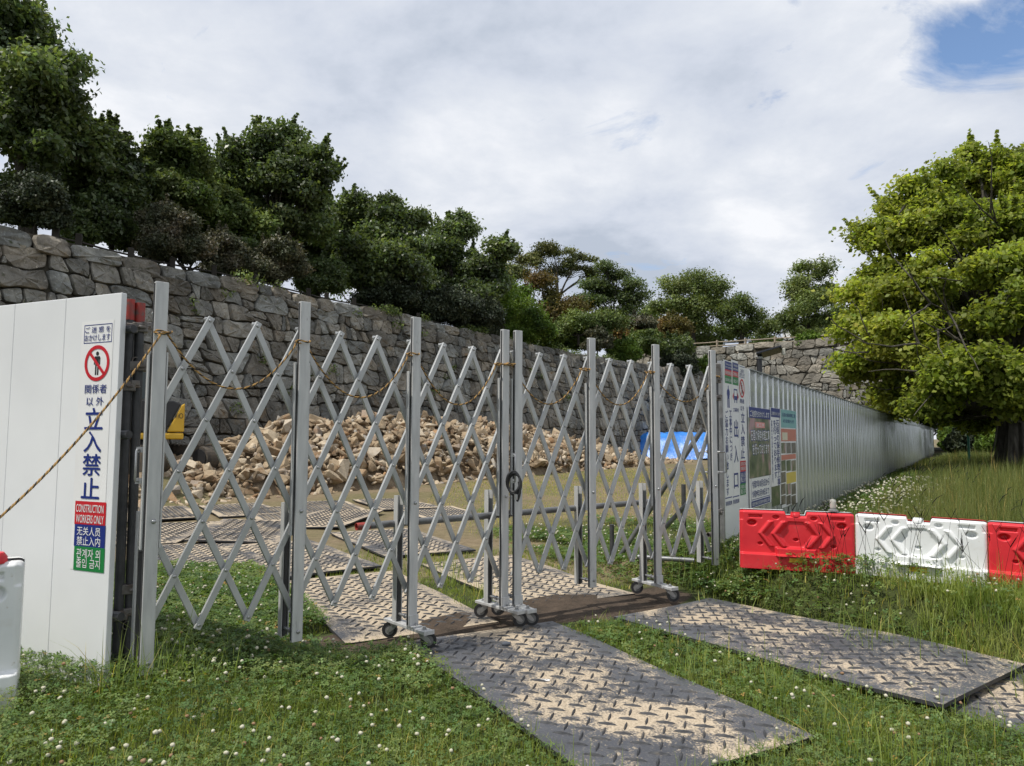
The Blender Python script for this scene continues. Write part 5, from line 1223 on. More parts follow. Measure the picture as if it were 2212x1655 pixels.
# ------------------------------------------------------------------ rubble heap
def chunk(seed):
    r = np.random.default_rng(seed); bm = bmesh.new(); sz_ = np.array([1.0, r.uniform(0.55, 0.95), r.uniform(0.32, 0.66)])
    n = int(r.integers(11, 17))
    for k in range(n):
        d = r.normal(0, 1, 3); d = d/np.max(np.abs(d))*r.uniform(0.75, 1.0); bm.verts.new(Vector(tuple(d*sz_*0.5)))
    bmesh.ops.convex_hull(bm, input=bm.verts); 
    for v in [v for v in bm.verts if not v.link_faces]: bm.verts.remove(v)
    bmesh.ops.dissolve_limit(bm, angle_limit=rad(14), verts=bm.verts, edges=bm.edges)
    bmesh.ops.bevel(bm, geom=bm.edges[:], offset=0.012, segments=1, affect='EDGES')
    bmesh.ops.triangulate(bm, faces=bm.faces); bmesh.ops.recalc_face_normals(bm, faces=bm.faces)
    me = bpy.data.meshes.new('rubble_stone'); bm.to_mesh(me); bm.free(); return me
def rubble_mat(name, use_world):
    m = bpy.data.materials.new(name); m.use_nodes = True; t = NT(m.node_tree)
    g = t.n('ShaderNodeNewGeometry'); tc = t.n('ShaderNodeTexCoord').outputs['Object']
    pos = g.outputs['Position']
    if use_world: v = t.vmath('ADD', tc, (0, 0, 0)); rn = t.n('ShaderNodeSeparateColor', ins={0: t.n('ShaderNodeAttribute', attribute_name='Col').outputs['Color']}).outputs[0]
    else: v = tc; rn = t.n('ShaderNodeObjectInfo').outputs['Random']
    base = t.ramp(rn, [(0.0, (0.15, 0.115, 0.078)), (0.22, (0.25, 0.185, 0.12)), (0.5, (0.36, 0.275, 0.18)), (0.68, (0.49, 0.405, 0.29)), (0.80, (0.56, 0.48, 0.37)), (0.88, (0.27, 0.255, 0.23)), (1.0, (0.38, 0.23, 0.12))])
    n1 = t.noise(v, 3.2 if use_world else 2.2, 6, 0.65); n2 = t.noise(v, 20, 5, 0.7)
    c = t.mix(t.ramp(n1, [(0.45, 0.0), (0.65, 0.45)]), base, (0.44, 0.355, 0.245)); c = t.mix(t.ramp(n2, [(0.5, 0.0), (0.7, 0.55)]), c, (0.13, 0.095, 0.06))
    c = t.mix(t.ramp(t.noise(v, 1.4, 3), [(0.55, 0.0), (0.68, 0.55)]), c, (0.24, 0.12, 0.05))
    bs = t.n('ShaderNodeBsdfPrincipled', ins={'Base Color': c, 'Roughness': 0.92, 'Specular IOR Level': 0.2})
    m.node_tree.links.new(t.n('ShaderNodeBump', ins={'Strength': 0.6, 'Distance': 0.05, 'Height': t.math('ADD', n1, t.math('MULTIPLY', n2, 0.5))}).outputs[0], bs.inputs['Normal'])
    m.node_tree.links.new(bs.outputs[0], t.n('ShaderNodeOutputMaterial').inputs[0]); return m
RUB1 = rubble_mat('tan_rubble_stone', False); RUB2 = rubble_mat('tan_rubble_heap', True)
RH = np.array([(3, 0.2), (6, 0.45), (9, 0.6), (11, 0.85), (12.3, 1.6), (15, 2.15), (19, 2.3), (23, 2.15), (28, 1.95), (33, 1.25), (36, 0.62), (38.7, 0.22), (41, 0.05), (43, 0.0), (60, 0)])
def rub_h(a, b):
    crest = np.interp(a, RH[:, 0], RH[:, 1])*0.92+0.10*np.sin(a*1.9)+0.08*np.sin(a*3.7+1); front = 14.3+0.35*np.sin(a*0.7)+0.18*np.sin(a*2.3)-0.15*np.clip(a-30, 0, 20)*0.3
    return np.where(b < 16.6, crest*np.clip((b-front)/(16.6-front), -0.3, 1)**0.85 if False else crest*np.sqrt(np.clip((b-front)/(16.6-front), 0, 1)), crest*np.clip((18.9-b)/2.3, 0, 1)**0.7)
r = np.random.default_rng(33); chunks = [chunk(s_) for s_ in range(18)]
for me in chunks: me.materials.append(RUB1)
stones = []
def try_stone(a, b, size, lift):
    p = wpt(a, b); z = float(rub_h(a, b))+lift
    stones.append((p[0], p[1], z, size, int(r.integers(18)), r.uniform(0, 6.28, 3)*np.array([0.16, 0.16, 1.0])+np.array([r.normal(0, 0.35), r.normal(0, 0.35), 0]), r.random()))
for k in range(6600):
    a = 3+40*r.random()**0.85; b = 13.95+r.random()**1.15*3.6
    h_ = float(rub_h(a, b))
    if h_ < 0.02 and r.random() < 0.6: continue
    size = float(np.clip(np.exp(r.normal(-1.50, 0.42)), 0.10, 0.56))
    if h_ < 0.3: size *= 0.8
    try_stone(a, b, size, r.uniform(-0.08, 0.10)*size*2)
def vis(s_): return s_[3]/s_[1]*(1.0 if (s_[0]*NW[0]+s_[1]*NW[1]) < 16.9 else 0.3)*(1 if (CX+FPX*s_[0]/s_[1]) > 330 else 0.2)
stones.sort(key=vis, reverse=True)
for s_ in stones[:300]:
    o = bpy.data.objects.new('rubble_stone', chunks[s_[4]]); COL.objects.link(o); o.location = s_[:3]; o.rotation_euler = tuple(s_[5]); o.scale = (s_[3]*1.15,)*3
    put(o, 'rough angular tan stone lying in the rubble heap at the foot of the wall', 'stone', 'rough tan stones of the rubble heap')
VV, FF, CC = [], [], []; nb_ = 0
for s_ in stones[300:]:
    me = chunks[s_[4]]; n = len(me.vertices); v = np.empty(n*3, dtype=np.float32); me.vertices.foreach_get('co', v); v = v.reshape(-1, 3)
    Rm = np.array(Matrix.LocRotScale(None, __import__('mathutils').Euler(tuple(s_[5])), None).to_3x3())
    VV.append(v@Rm.T*s_[3]*1.15+np.array(s_[:3])); f = np.empty(len(me.polygons)*3, dtype=np.int32); me.polygons.foreach_get('vertices', f); FF.append(f.reshape(-1, 3)+nb_); CC.append(np.full((n, 3), s_[6])); nb_ += n
ga = np.arange(2, 50, 0.35); gb = np.arange(13.2, 19.2, 0.3); AA, BB = np.meshgrid(ga, gb); HH = rub_h(AA, BB)-0.24
core = np.stack([AA*UW[0]+BB*NW[0], AA*UW[1]+BB*NW[1], HH], -1).reshape(-1, 3); i = np.arange(len(core)).reshape(AA.shape)
q4 = np.stack([i[:-1, :-1].ravel(), i[:-1, 1:].ravel(), i[1:, 1:].ravel(), i[1:, :-1].ravel()], 1); cf = np.concatenate([q4[:, [0, 1, 2]], q4[:, [0, 2, 3]]])
VV.append(core); FF.append(cf+nb_); CC.append(np.full((len(core), 3), 0.05))
o = mesh_obj('rubble', np.concatenate(VV), np.concatenate(FF), RUB2, None, cols=np.concatenate(CC)); put(o, 'heap of smaller broken tan stones filling between the larger ones', 'rubble', kind='stuff')

# ------------------------------------------------------------------ blue sheet
TARP = mat('blue_sheet', [(0.3, (0.012, 0.13, 0.50)), (0.7, (0.03, 0.24, 0.70))], 1.6, 0.35, 0, 5, 0.5, 5, spec=0.5, bdist=0.05, speck=[(0.55, 0.62, 0.72, (0.12, 0.33, 0.66))])
ct = W(1450, 985, 50); nx_, ny_ = 70, 34; V = []
r = np.random.default_rng(5)
for j in range(ny_):
    for i in range(nx_):
        u, v = i/(nx_-1)*2-1, j/(ny_-1)*2-1
        prof_ = min(1, max(0, (1-abs(u)**5)*2.0))*min(1, max(0, (1-abs(v)**1.8)*1.5)); skew = 0.82+0.18*sstep(-0.9, 0.0, u)-0.12*u*0.5
        z = 1.75*prof_*float(skew)+0.05*math.sin(u*14+v*6)+0.04*math.sin(u*23-v*9)+0.03*math.sin(v*25+u*5)
        p = ct[:2]+UW*(v*2.8+0.3)+np.array([0.844, -0.536])*0+np.array([0.93, -0.36])*u*6.3
        V.append((p[0], p[1], max(0.0, z)+0.03+float(height(*p))))
i = np.arange(nx_*ny_).reshape(ny_, nx_); F = np.stack([i[:-1, :-1].ravel(), i[:-1, 1:].ravel(), i[1:, 1:].ravel(), i[1:, :-1].ravel()], 1)
root = thing('tarpaulin', 'bright blue tarpaulin spread over a low heap in front of the far wall end', 'tarpaulin', (ct[0], ct[1], 0)); o = mesh_obj('sheet', np.array(V), F, TARP, root, None, True)
for k, (u, v) in enumerate(((-0.1, -0.15), (0.3, -0.6), (-0.55, -0.35))):
    p = ct[:2]+UW*(v*2.8+0.3)+np.array([0.93, -0.36])*u*6.3; mb = MB(); mb.lathe([(0, -0.12), (0.22, -0.1), (0.30, 0.0), (0.2, 0.12), (0, 0.15)], 10, 0, (p[0], p[1], 1.62-0.35*abs(v)-0.4*abs(u)+0.06)); put(mb.build('sandbag', flat('pale_sandbag', (0.42, 0.41, 0.38), 0.8), None, True), ['pale sandbag on the crest of the blue tarpaulin', 'pale sandbag on the front slope of the blue tarpaulin', 'pale sandbag on the left slope of the blue tarpaulin'][k], 'sandbag')

# ------------------------------------------------------------------ digger behind the rubble
YEL = mat('yellow_machine_paint', [(0.3, (0.55, 0.32, 0.02)), (0.7, (0.66, 0.40, 0.03))], 2, 0.4, 0, 4, speck=[(5, 0.68, 0.8, (0.4, 0.26, 0.05))]); DKM = mat('dark_machine_paint', (0.018, 0.019, 0.021), 4, 0.45); TRK = mat('muddy_track', [(0.35, (0.035, 0.032, 0.028)), (0.65, (0.10, 0.08, 0.058))], 6, 0.8, 0, 5, 0.4, 30)
GLS = mat('cab_glass', (0.02, 0.032, 0.03), 2, 0.08, spec=0.6)
ex = W(300, 985, 17.8); ex[2] = 0.60
root = thing('digger', 'yellow and black tracked digger half hidden behind the first gate post', 'digger', ex, rad(26))
TX = Matrix.Rotation(rad(-48), 4, 'Z') @ Matrix.Translation((0.35, -0.1, 0))
def EB(name, mb, m, par=root, bev=0.02, sm=False): return mb.build(name, m, par, sm, bev, 2, False)
for s_ in (-1, 1):
    mb = MB(); mb.xf = TX; pr = []
    for k in range(24):
        an = 2*math.pi*k/24; pr.append(((1.05 if math.cos(an) > 0 else -1.05)*(1 if abs(math.cos(an)) > 0.2 else abs(math.cos(an))/0.2)+0.30*math.cos(an), 0.33+0.30*math.sin(an)))
    mb.prism(pr, (0.12, s_*0.72-0.2, 0), (1, 0, 0), (0, 0, 1), (0, 1, 0), 0.40); 
    for k in range(16): mb.box((-0.95+k*0.14, s_*0.72, 0.645), (0.09, 0.42, 0.03)); mb.box((-0.95+k*0.14, s_*0.72, 0.015), (0.09, 0.42, 0.03))
    tk = EB('track', mb, TRK, bev=0.0); mb = MB(); mb.xf = TX
    for x_, r_, z_ in [(-0.6+k*0.45, 0.1, 0.2) for k in range(4)]+[(-0.98, 0.22, 0.33), (1.2, 0.22, 0.33)]:
        mb = MB(); mb.xf = TX; mb.lathe([(r_, -0.012), (r_, 0.012)], 14, 0, (x_, s_*0.72-0.21, z_), (0, 1, 0)); EB('roller', mb, DKM, tk, 0.0)
mb = MB(); mb.box((0.1, 0, 0.55), (1.0, 1.1, 0.35)); mb.lathe([(0.5, 0.68), (0.5, 0.84)], 20, 0, (0.1, 0, 0)); EB('undercarriage', mb, DKM)
mb = MB(); mb.box((0.0, 0, 0.87), (1.95, 1.75, 0.16)); EB('skirt', mb, YEL, bev=0.04)
mb = MB(); mb.prism([(0.98, 0.97), (0.98, 1.68), (0.90, 1.62), (0.62, 1.02), (0.60, 0.97)], (0, -0.875, 0), (1, 0, 0), (0, 0, 1), (0, 1, 0), 1.75); cwt = EB('counterweight', mb, YEL, bev=0.03)
mb = MB(); V_, F_ = glyphs('ViO', 0.03); lo, hi = V_.min(0), V_.max(0); Wn = (V_-lo)/np.maximum(hi-lo, 1e-6); mb.add([(0.75+w_[0]*0.20, -0.884, 1.30+w_[1]*0.13) for w_ in Wn], F_); EB('lettering', mb, INK, cwt, 0.0)
mb = MB(); mb.prism([(-0.95, 0.96), (0.58, 0.96), (0.60, 1.04), (0.90, 1.66), (0.72, 1.74), (-0.3, 1.74), (-0.95, 1.5)], (0, -0.87, 0), (1, 0, 0), (0, 0, 1), (0, 1, 0), 1.7); EB('engine_cover', mb, DKM, bev=0.03)
mb = MB(); mb.box((0.50, -0.878, 1.36), (0.06, 0.01, 0.22)); mb.box((0.40, -0.878, 1.44), (0.04, 0.01, 0.06)); EB('warning_label', mb, flat('yellow_label', (0.6, 0.45, 0.08)), bev=0)
mb = MB(); mb.box((-0.05, -0.25, 2.68), (1.25, 1.1, 0.10)); 
for x_, y_ in ((-0.62, -0.76), (0.52, -0.76), (-0.62, 0.26), (0.52, 0.26), (-0.1, -0.76)): mb.box((x_, y_, 2.18), (0.07, 0.07, 0.95))
cabf = EB('cab_frame', mb, DKM, bev=0.03); mb = MB(); mb.box((-0.05, -0.77, 2.2), (1.08, 0.012, 0.86)); mb.box((0.53, -0.25, 2.2), (0.012, 0.95, 0.86)); mb.box((-0.63, -0.25, 2.2), (0.012, 0.95, 0.86)); EB('window', mb, GLS, cabf, 0)
mb = MB(); mb.bar((-0.9, 0.35, 1.2), (-2.2, 0.35, 2.9), 0.25, 0.35, (0, 1, 0)); mb.bar((-2.15, 0.35, 2.9), (-3.2, 0.35, 1.3), 0.2, 0.26, (0, 1, 0)); EB('boom', mb, YEL, bev=0.03)
mb = MB(); mb.prism([(-3.5, 1.35), (-3.05, 1.35), (-2.75, 0.75), (-3.1, 0.4), (-3.45, 0.7)], (0, 0.05, 0), (1, 0, 0), (0, 0, 1), (0, 1, 0), 0.6); EB('bucket', mb, DKM)

# ------------------------------------------------------------------ small things behind the hoarding and on the far wall
q = W(1640, 845, 11); q[2] = 0
root = thing('solar_lamp', 'dark pole with tilted solar panel rising behind the right hoarding', 'lamp', q); top = W(1640, 770, 11)
mb = MB(); mb.tube([q, top], 0.042, 14); mb.build('pole', mat('black_pole', (0.03, 0.03, 0.033), 5, 0.4, 0.3), root, True)
mb = MB(); a = W(1636, 769, 11.0); c_ = W(1690, 753, 10.85); mb.bar(a, c_, 0.26, 0.028, (0, 0.25, 1)); mb.build('solar_panel', flat('panel_cell', (0.012, 0.014, 0.02), 0.2), root, False, 0.004)
mb = MB(); p_ = W(1692, 760, 10.85); mb.box(p_, (0.05, 0.05, 0.10)); mb.build('lamp_head', flat('cream_lamp', (0.5, 0.49, 0.42), 0.4), root, False, 0.006)
mb = MB(); p_ = W(1640, 771, 11); mb.lathe([(0.05, -0.03), (0.055, 0), (0.02, 0.025)], 12, 0, p_); mb.build('collar', STEEL, root, True)
WOODP = mat('pale_timber', [(0.3, (0.22, 0.18, 0.13)), (0.7, (0.36, 0.30, 0.22))], 4, 0.8); WOODD = mat('dark_timber', [(0.3, (0.018, 0.015, 0.012)), (0.7, (0.045, 0.038, 0.03))], 4, 0.85)
def railing(label, posts, hgt, m, w, rails, rr_):
    root = thing('railing', label, 'fence', posts[0]); 
    for p in posts: mb = MB(); mb.box((p[0], p[1], p[2]+hgt/2-0.1), (w, w, hgt+0.2), 0, Matrix.Rotation(0.4, 3, 'Z')); mb.build('post', m, root, False, 0.01)
    for z_ in rails:
        mb = MB()
        for p, q in zip(posts[:-1], posts[1:]): mb.tube([np.array(p)+[0, 0, z_], (np.array(p)+np.array(q))/2+[0, 0, z_-0.02], np.array(q)+[0, 0, z_]], rr_, 8)
        mb.build('rail', m, root, True)
    return root
fp = []
for s in np.arange(1.0, 22, 2.9): p = F0+FU*(s+3.0)-FN*0.7; fp.append((p[0], p[1], 10.65))
railing('pale wooden railing along the top of the far stone wall', fp, 1.05, WOODP, 0.17, (0.45, 0.85), 0.06)
fp = []
for px in (100, 152, 268, 360, 452, 545, 660, 700, 760, 830, 900, 990, 1080): d = dw(px, 20.9); p = np.array([(px-CX)/FPX*d, d]); fp.append((p[0], p[1], wtop(p@UW)-0.25))
railing('low dark post and rail fence along the top of the left stone wall', fp, 0.72, WOODD, 0.16, (0.50,), 0.03)
bb = W(1712, 745, 95); root = thing('building', 'small white building with flat ledge above the far wall', 'building', (bb[0], bb[1], 10.5)); k = 95/FPX
WB = mat('white_render', [(0.3, (0.50, 0.50, 0.49)), (0.7, (0.62, 0.62, 0.61))], 1, 0.8)
def pxbox(name, x0, y0, x1, y1, dep, m, off=0, bev=0.0):
    p0 = W(x0, y1, 95); p1 = W(x1, y0, 95); mb = MB(); mb.box(((p0[0]+p1[0])/2, 95+dep/2+off, (p0[2]+p1[2])/2), (p1[0]-p0[0], dep, p1[2]-p0[2])); return mb.build(name, m, root, False, bev)
wl = pxbox('wall', 1709, 712, 1727, 738, 3, WB); pxbox('window', 1713, 718, 1718, 726, 0.1, GLS, -0.06); pxbox('window', 1720, 718, 1724, 726, 0.1, GLS, -0.06)
pxbox('ledge', 1676, 733, 1735, 740, 4, WB, -0.5); pxbox('roof', 1707, 709, 1729, 712.5, 3.4, mat('grey_roof', (0.25, 0.25, 0.25), 2, 0.7), -0.2)

# ------------------------------------------------------------------ behind the maple
GR_ = 'shrubs and trees behind the maple'
for lb, px, py, rx, ry, d, m, sd_ in (('dark clipped round bush in the shade beyond the hoarding end', 2083, 957, 36, 26, 46, L_BUSH, 601), ('sunlit clipped round bush left of the maple trunk', 2146, 955, 34, 24, 42, L_BRIGHT, 611), ('yellowish bush at the far end of the hoarding', 2052, 948, 22, 26, 58, L_BRIGHT, 621), ('pale green bush high behind the maple trunk', 2160, 925, 30, 26, 55, L_BRIGHT, 631)):
    c_ = W(px, py, d); bush(lb, px, py, rx, ry, 0, m, sd_, 5000, 0.17, d=d, group=GR_, base=np.array([c_[0], c_[1], float(height(c_[0], c_[1]))]))
def back_tree(label, px, pyb, d, lobes, m, n, sd_, tr=0.3, rc=1.1): return tree('broadleaf_tree', label, 'tree', (W(px, pyb, d)[0], d, float(height(W(px, pyb, d)[0], d))), [lob(*l, d+dd) for *l, dd in lobes], m, 0.3, n, rc, sd_, tr, None, 0.7, group=GR_, twigs=4, bark=BARKG)
back_tree('tree with forked pale trunk standing behind the green post', 2098, 970, 50, [(2100, 880, 50, 30, 0), (2060, 870, 40, 25, 1), (2150, 880, 50, 30, 1)], L_MID, 7000, 641, 0.4)
back_tree('tree far behind the maple trunk at the right edge', 2230, 970, 70, [(2230, 880, 80, 60, 0), (2160, 890, 60, 45, 0), (2320, 880, 90, 70, 0)], L_FAR, 9000, 651)
back_tree('leafy tree closing the gap above the end of the hoarding', 2000, 960, 95, [(2000, 905, 60, 36, 0), (1960, 890, 50, 40, 3), (2045, 910, 40, 36, 2)], L_FAR, 9000, 668)
back_tree('tree far behind the maple, left of the green post', 2070, 970, 85, [(2060, 900, 50, 40, 0), (2110, 905, 50, 40, 2), (2020, 890, 40, 40, 0)], L_MID, 7000, 661)
q = W(2094, 998, 28); z0 = float(height(q[0], q[1])); mb = MB(); mb.tube([(q[0], q[1], z0-0.2), (q[0], q[1], z0+1.35)], 0.045, 10); mb.lathe([(0.05, 0), (0.05, 0.03), (0, 0.05)], 10, 0, (q[0], q[1], z0+1.35)); put(mb.build('green_post', flat('green_paint', (0.01, 0.10, 0.06), 0.4), None, True), 'thin dark green post standing in the grass left of the maple trunk', 'post')

for i, (x_, y_, s_) in enumerate(((38, 38, 1.2), (46, 55, 1.3), (30, 46, 1.0))):  # trees added to give the zinc hoarding a dark reflection
    zg = float(height(x_, y_)); tree('broadleaf_tree', ['unseen leafy tree added beyond the right edge, past the maple', 'unseen leafy tree added beyond the right edge, farthest away', 'leafy tree added for the reflection, far behind the maple limbs'][i], 'tree', (x_, y_, zg), [(x_+q[0]*s_, y_+q[1]*s_, zg+q[2]*s_, 2.6*s_, 2.6*s_, 1.9*s_) for q in ((0, 0, 6.4), (-1.9, 0.6, 4.9), (1.9, -0.5, 5.1), (0.3, -1.8, 4.4), (-0.2, 1.9, 5.2), (0.5, 0.2, 3.6))], L_MID, 0.3, 7000, 1.0, 671+i*7, 0.35, None, 0.5, group='trees added for the hoarding reflection', twigs=2, bark=BARKG)

# ------------------------------------------------------------------ grass, clover and weeds
L_CLOV = leaf_mat('clover_leaves', (0.075, 0.13, 0.038), (0.13, 0.20, 0.056), (0.21, 0.275, 0.092), 0.42, 3.0, 0.5, 0.3)
L_GRAS = leaf_mat('grass_blades', (0.16, 0.22, 0.052), (0.235, 0.305, 0.07), (0.34, 0.37, 0.12), 0.48, 2.0, 0.5, 0.3)
L_TALL = leaf_mat('tall_meadow_grass', (0.085, 0.12, 0.030), (0.14, 0.172, 0.046), (0.22, 0.225, 0.08), 0.32, 0.9, 0.55, 0.25)
L_STEM = leaf_mat('seed_stems', (0.055, 0.065, 0.028), (0.085, 0.085, 0.04), None, 0.1, 5)
L_SEED = leaf_mat('dry_seed_heads', (0.26, 0.22, 0.12), (0.38, 0.33, 0.20), None, 0.25, 3)
FLOW = mat('clover_flower', [(0.3, (0.40, 0.38, 0.27)), (0.7, (0.60, 0.58, 0.47))], 200, 0.8, spec=0.1); FLOWB = mat('faded_clover_flower', [(0.3, (0.20, 0.11, 0.06)), (0.7, (0.36, 0.24, 0.15))], 150, 0.9, spec=0.1)
MATS_POLY = []
for o in [o for o in COL.objects if o.name.split('.')[0] == 'ground_mat']:
    Rz = Matrix.Rotation(o.rotation_euler[2], 2); MATS_POLY.append([tuple(Vector(o.location[:2])+Rz @ Vector(c_)) for c_ in ((-ML_/2, -MW_/2), (ML_/2, -MW_/2), (ML_/2, MW_/2), (-ML_/2, MW_/2))])
def mat_dist(x, y):
    d = np.full(np.shape(x), 9.0)
    for p in MATS_POLY: d = np.minimum(d, polydist(x, y, p))
    return d
def in_view(x, y, m=0.55):
    k = np.abs(x)/np.maximum(y, 0.1); return (k < 0.745+m/np.maximum(y, 1)) & (y > 1.9)
def sample(x0, x1, y0, y1, dens, seed):
    """points per square metre dens(x,y), thinned from the densest"""
    r = np.random.default_rng(seed); mx_ = 1.0; n = int((x1-x0)*(y1-y0)*dens[0]); x = r.uniform(x0, x1, n); y = r.uniform(y0, y1, n)
    k = in_view(x, y) & (r.random(n) < dens[1](x, y)); return x[k], y[k], r
def place_sides(x, y):
    """0 in front of the fences, 1 inside the compound, 2 right of the hoarding"""
    dh = (x-HC[0])*0.844-(y-HC[1])*0.536
    dl = x*-0.67+y*0.742; behind_l = (x+2.0)*-0.67+(y-3.96)*0.742
    behind_r = x*-0.542+(y-5.72)*0.84
    left_panel = (x-PC[0])*0.396+(y-PC[1])*0.918
    return dh, behind_l, behind_r, left_panel
class Veg:
    def __init__(s): s.V = []; s.F = []; s.C = []; s.n = 0
    def add(s, V, F, C): s.V.append(V); s.F.append(F+s.n); s.C.append(C); s.n += len(V)
    def build(s, name, m, label, cat): return put(mesh_obj(name, np.concatenate(s.V), np.concatenate(s.F), m, None, None, False, np.concatenate(s.C)), label, cat, kind='stuff')
def blades(veg, x, y, z, L, wd, r, lean=0.5, shade=(0.7, 1.3), dry=0.06):
    n = len(x)
    if n == 0: return
    th = r.uniform(0, 6.283, n); d = np.stack([np.cos(th), np.sin(th)], 1); ln = np.abs(r.normal(0, lean, n)); sd_ = np.stack([-d[:, 1], d[:, 0]], 1)
    V = np.empty((n, 7, 3)); qs = (0.0, 0.4, 0.75, 1.0)
    for i, q in enumerate(qs):
        hx = L*ln*q*q*0.8; hz_ = L*q*(1-0.35*np.minimum(ln, 1.2)*q); w_ = wd*(1-q**1.5)*0.5
        cx_ = x+d[:, 0]*hx; cy_ = y+d[:, 1]*hx
        if i < 3:
            V[:, 2*i] = np.stack([cx_+sd_[:, 0]*w_, cy_+sd_[:, 1]*w_, z+hz_], 1); V[:, 2*i+1] = np.stack([cx_-sd_[:, 0]*w_, cy_-sd_[:, 1]*w_, z+hz_], 1)
        else: V[:, 6] = np.stack([cx_, cy_, z+hz_], 1)
    T = np.array([(0, 1, 3), (0, 3, 2), (2, 3, 5), (2, 5, 4), (4, 5, 6)]); F = (np.arange(n)[:, None, None]*7+T[None]).reshape(-1, 3)
    c = r.uniform(*shade, n); C = np.stack([c, c, c], 1); dr = r.random(n) < dry; C[dr] *= np.array([2.2, 1.5, 1.6]); veg.add(V.reshape(-1, 3), F, np.repeat(C, 7, 0))
def clover(veg, x, y, z, R_, r, shade=(0.65, 1.3)):
    n = len(x)
    if n == 0: return
    th = r.uniform(0, 6.283, n); tl = r.normal(0, 0.32, (n, 2)); V = np.empty((n, 3, 4, 3))
    for k in range(3):
        a = th+k*2.094; ca, sa = np.cos(a), np.sin(a)
        for j, (u, v) in enumerate(((0.05, 0), (0.72, -0.48), (1.0, 0.0), (0.72, 0.48))):
            px = (u*ca-v*sa)*R_; py = (u*sa+v*ca)*R_; fold = 0.12*R_*abs(v)*2
            V[:, k, j] = np.stack([x+px, y+py, z+px*tl[:, 0]+py*tl[:, 1]+fold], 1)
    F = (np.arange(n*3)[:, None, None]*4+np.array([(0, 1, 2), (0, 2, 3)])[None]).reshape(-1, 3)
    c = r.uniform(*shade, n); hue = r.normal(0, 0.05, n); C = np.stack([c*(1+hue*2), c, c*(1-hue)], 1); br = r.random(n) < 0.015; C[br] *= np.array([2.4, 1.15, 1.2]); veg.add(V.reshape(-1, 3), F, np.repeat(C, 12, 0))
_ico = bmesh.new(); bmesh.ops.create_icosphere(_ico, subdivisions=1, radius=1.0); IV = np.array([v.co[:] for v in _ico.verts]); IF = np.array([[v.index for v in f.verts] for f in _ico.faces]); _ico.free()
def flowers(x, y, z, R_, r, name, m, label):
    n = len(x); sp_ = np.array([1 if k % 2 else 0.8 for k in range(len(IV))]); V = IV[None]*(R_[:, None]*r.uniform(0.72, 1.15, (n, len(IV))))[:, :, None]*np.array([1, 1, 0.85])+np.stack([x, y, z], 1)[:, None]
    F = (np.arange(n)[:, None, None]*len(IV)+IF[None]).reshape(-1, 3); put(mesh_obj(name, V.reshape(-1, 3), F, m), label, 'flowers', kind='stuff')

cl_, gr_, tl_ = Veg(), Veg(), Veg(); fx = []
def zones(x, y):
    """share of clover and grass on the ground in front of and behind the gate"""
    md = mat_dist(x, y); dd_ = polydist(x, y, DIRT); dh, bl, br, lp = place_sides(x, y)
    ok = (md > -0.05) & (dd_ > 0.06+0.05*vnoise(x, y, 9, 4))
    edge = sstep(-0.06, 0.10, md)*sstep(0.02, 0.22, dd_)
    return ok, edge, md, dd_, dh, bl, br, lp
def patch(x, y): return 0.5+0.5*vnoise(x, y, 3.1, 21)
strip_d = lambda x, y: np.abs((x-0.75)*0.877+(y-5.6)*0.48)
# --- near ground, y < 9 : clover
def dens_c(x, y):
    ok, edge, md, dd_, dh, bl, br, lp = zones(x, y); p = patch(x, y)
    front_left = (x < 0.6) & (bl < 0.1+0) & (y < 5.4)
    f = np.where(front_left, 0.55+0.5*p, 0.75)
    f = np.where((bl > 0) & (x < -0.2), 1.0, f)                     # lush under the left leaf
    f = np.where((bl > 3.9) & (x < -0.5), 0.0, f)
    f = np.where((br > 0.3) & (dh < 0), np.clip(0.2+1.2*p, 0, 1)*sstep(5.5, 2.5, br)*sstep(0.2, 0.7, x+0.52*(y-8.7)*1.0 if False else (x-0.08)*0.885+(y-8.7)*0.467), f)
    f = np.where(dh > 0, 0.55, f)
    f = np.where((x > 2.9) & (y < 6), 0.35*f, f)
    bank = (x > 1.7) & (y > 4.9) & (x < 3.7) & (dh < 0.6); f = np.where(bank, 1.5, f); f = np.where((bl > 0) & (x < -0.2) & (bl < 3.9), 1.5*((x+1.0)*0.842+(y-5.0)*0.54 < 0.05), f)
    return np.where(ok, np.clip(f*edge*np.clip(3.6/np.maximum(y, 1)**1.05, 0.25, 1.0), 0, 1), 0)
x, y, r = sample(-5.5, 6.8, 1.95, 9.5, (3600, dens_c), 51)
n = len(x); bl = (x+2.0)*-0.67+(y-3.96)*0.742; lush = np.where(((bl > -0.9) & (x < -0.4)) | ((x > 1.75) & (y > 4.9) & (x < 3.6)), 1.0, 0.0)
bank_ = np.clip(1-np.abs((x-2.5)*0.30+(y-6.45)*0.95+0.25)/0.5, 0, 1)*(x > 1.8)*(x < 4.2); hgt = (0.025+0.05*r.random(n)**0.7)*(1+0.85*lush)+0.08*bank_*r.random(n)**0.5; k_ = (0.0105+0.0065*r.random(n))*np.clip(y/3.6, 1, 2.2)
clover(cl_, x, y, height(x, y)+hgt, k_, r)
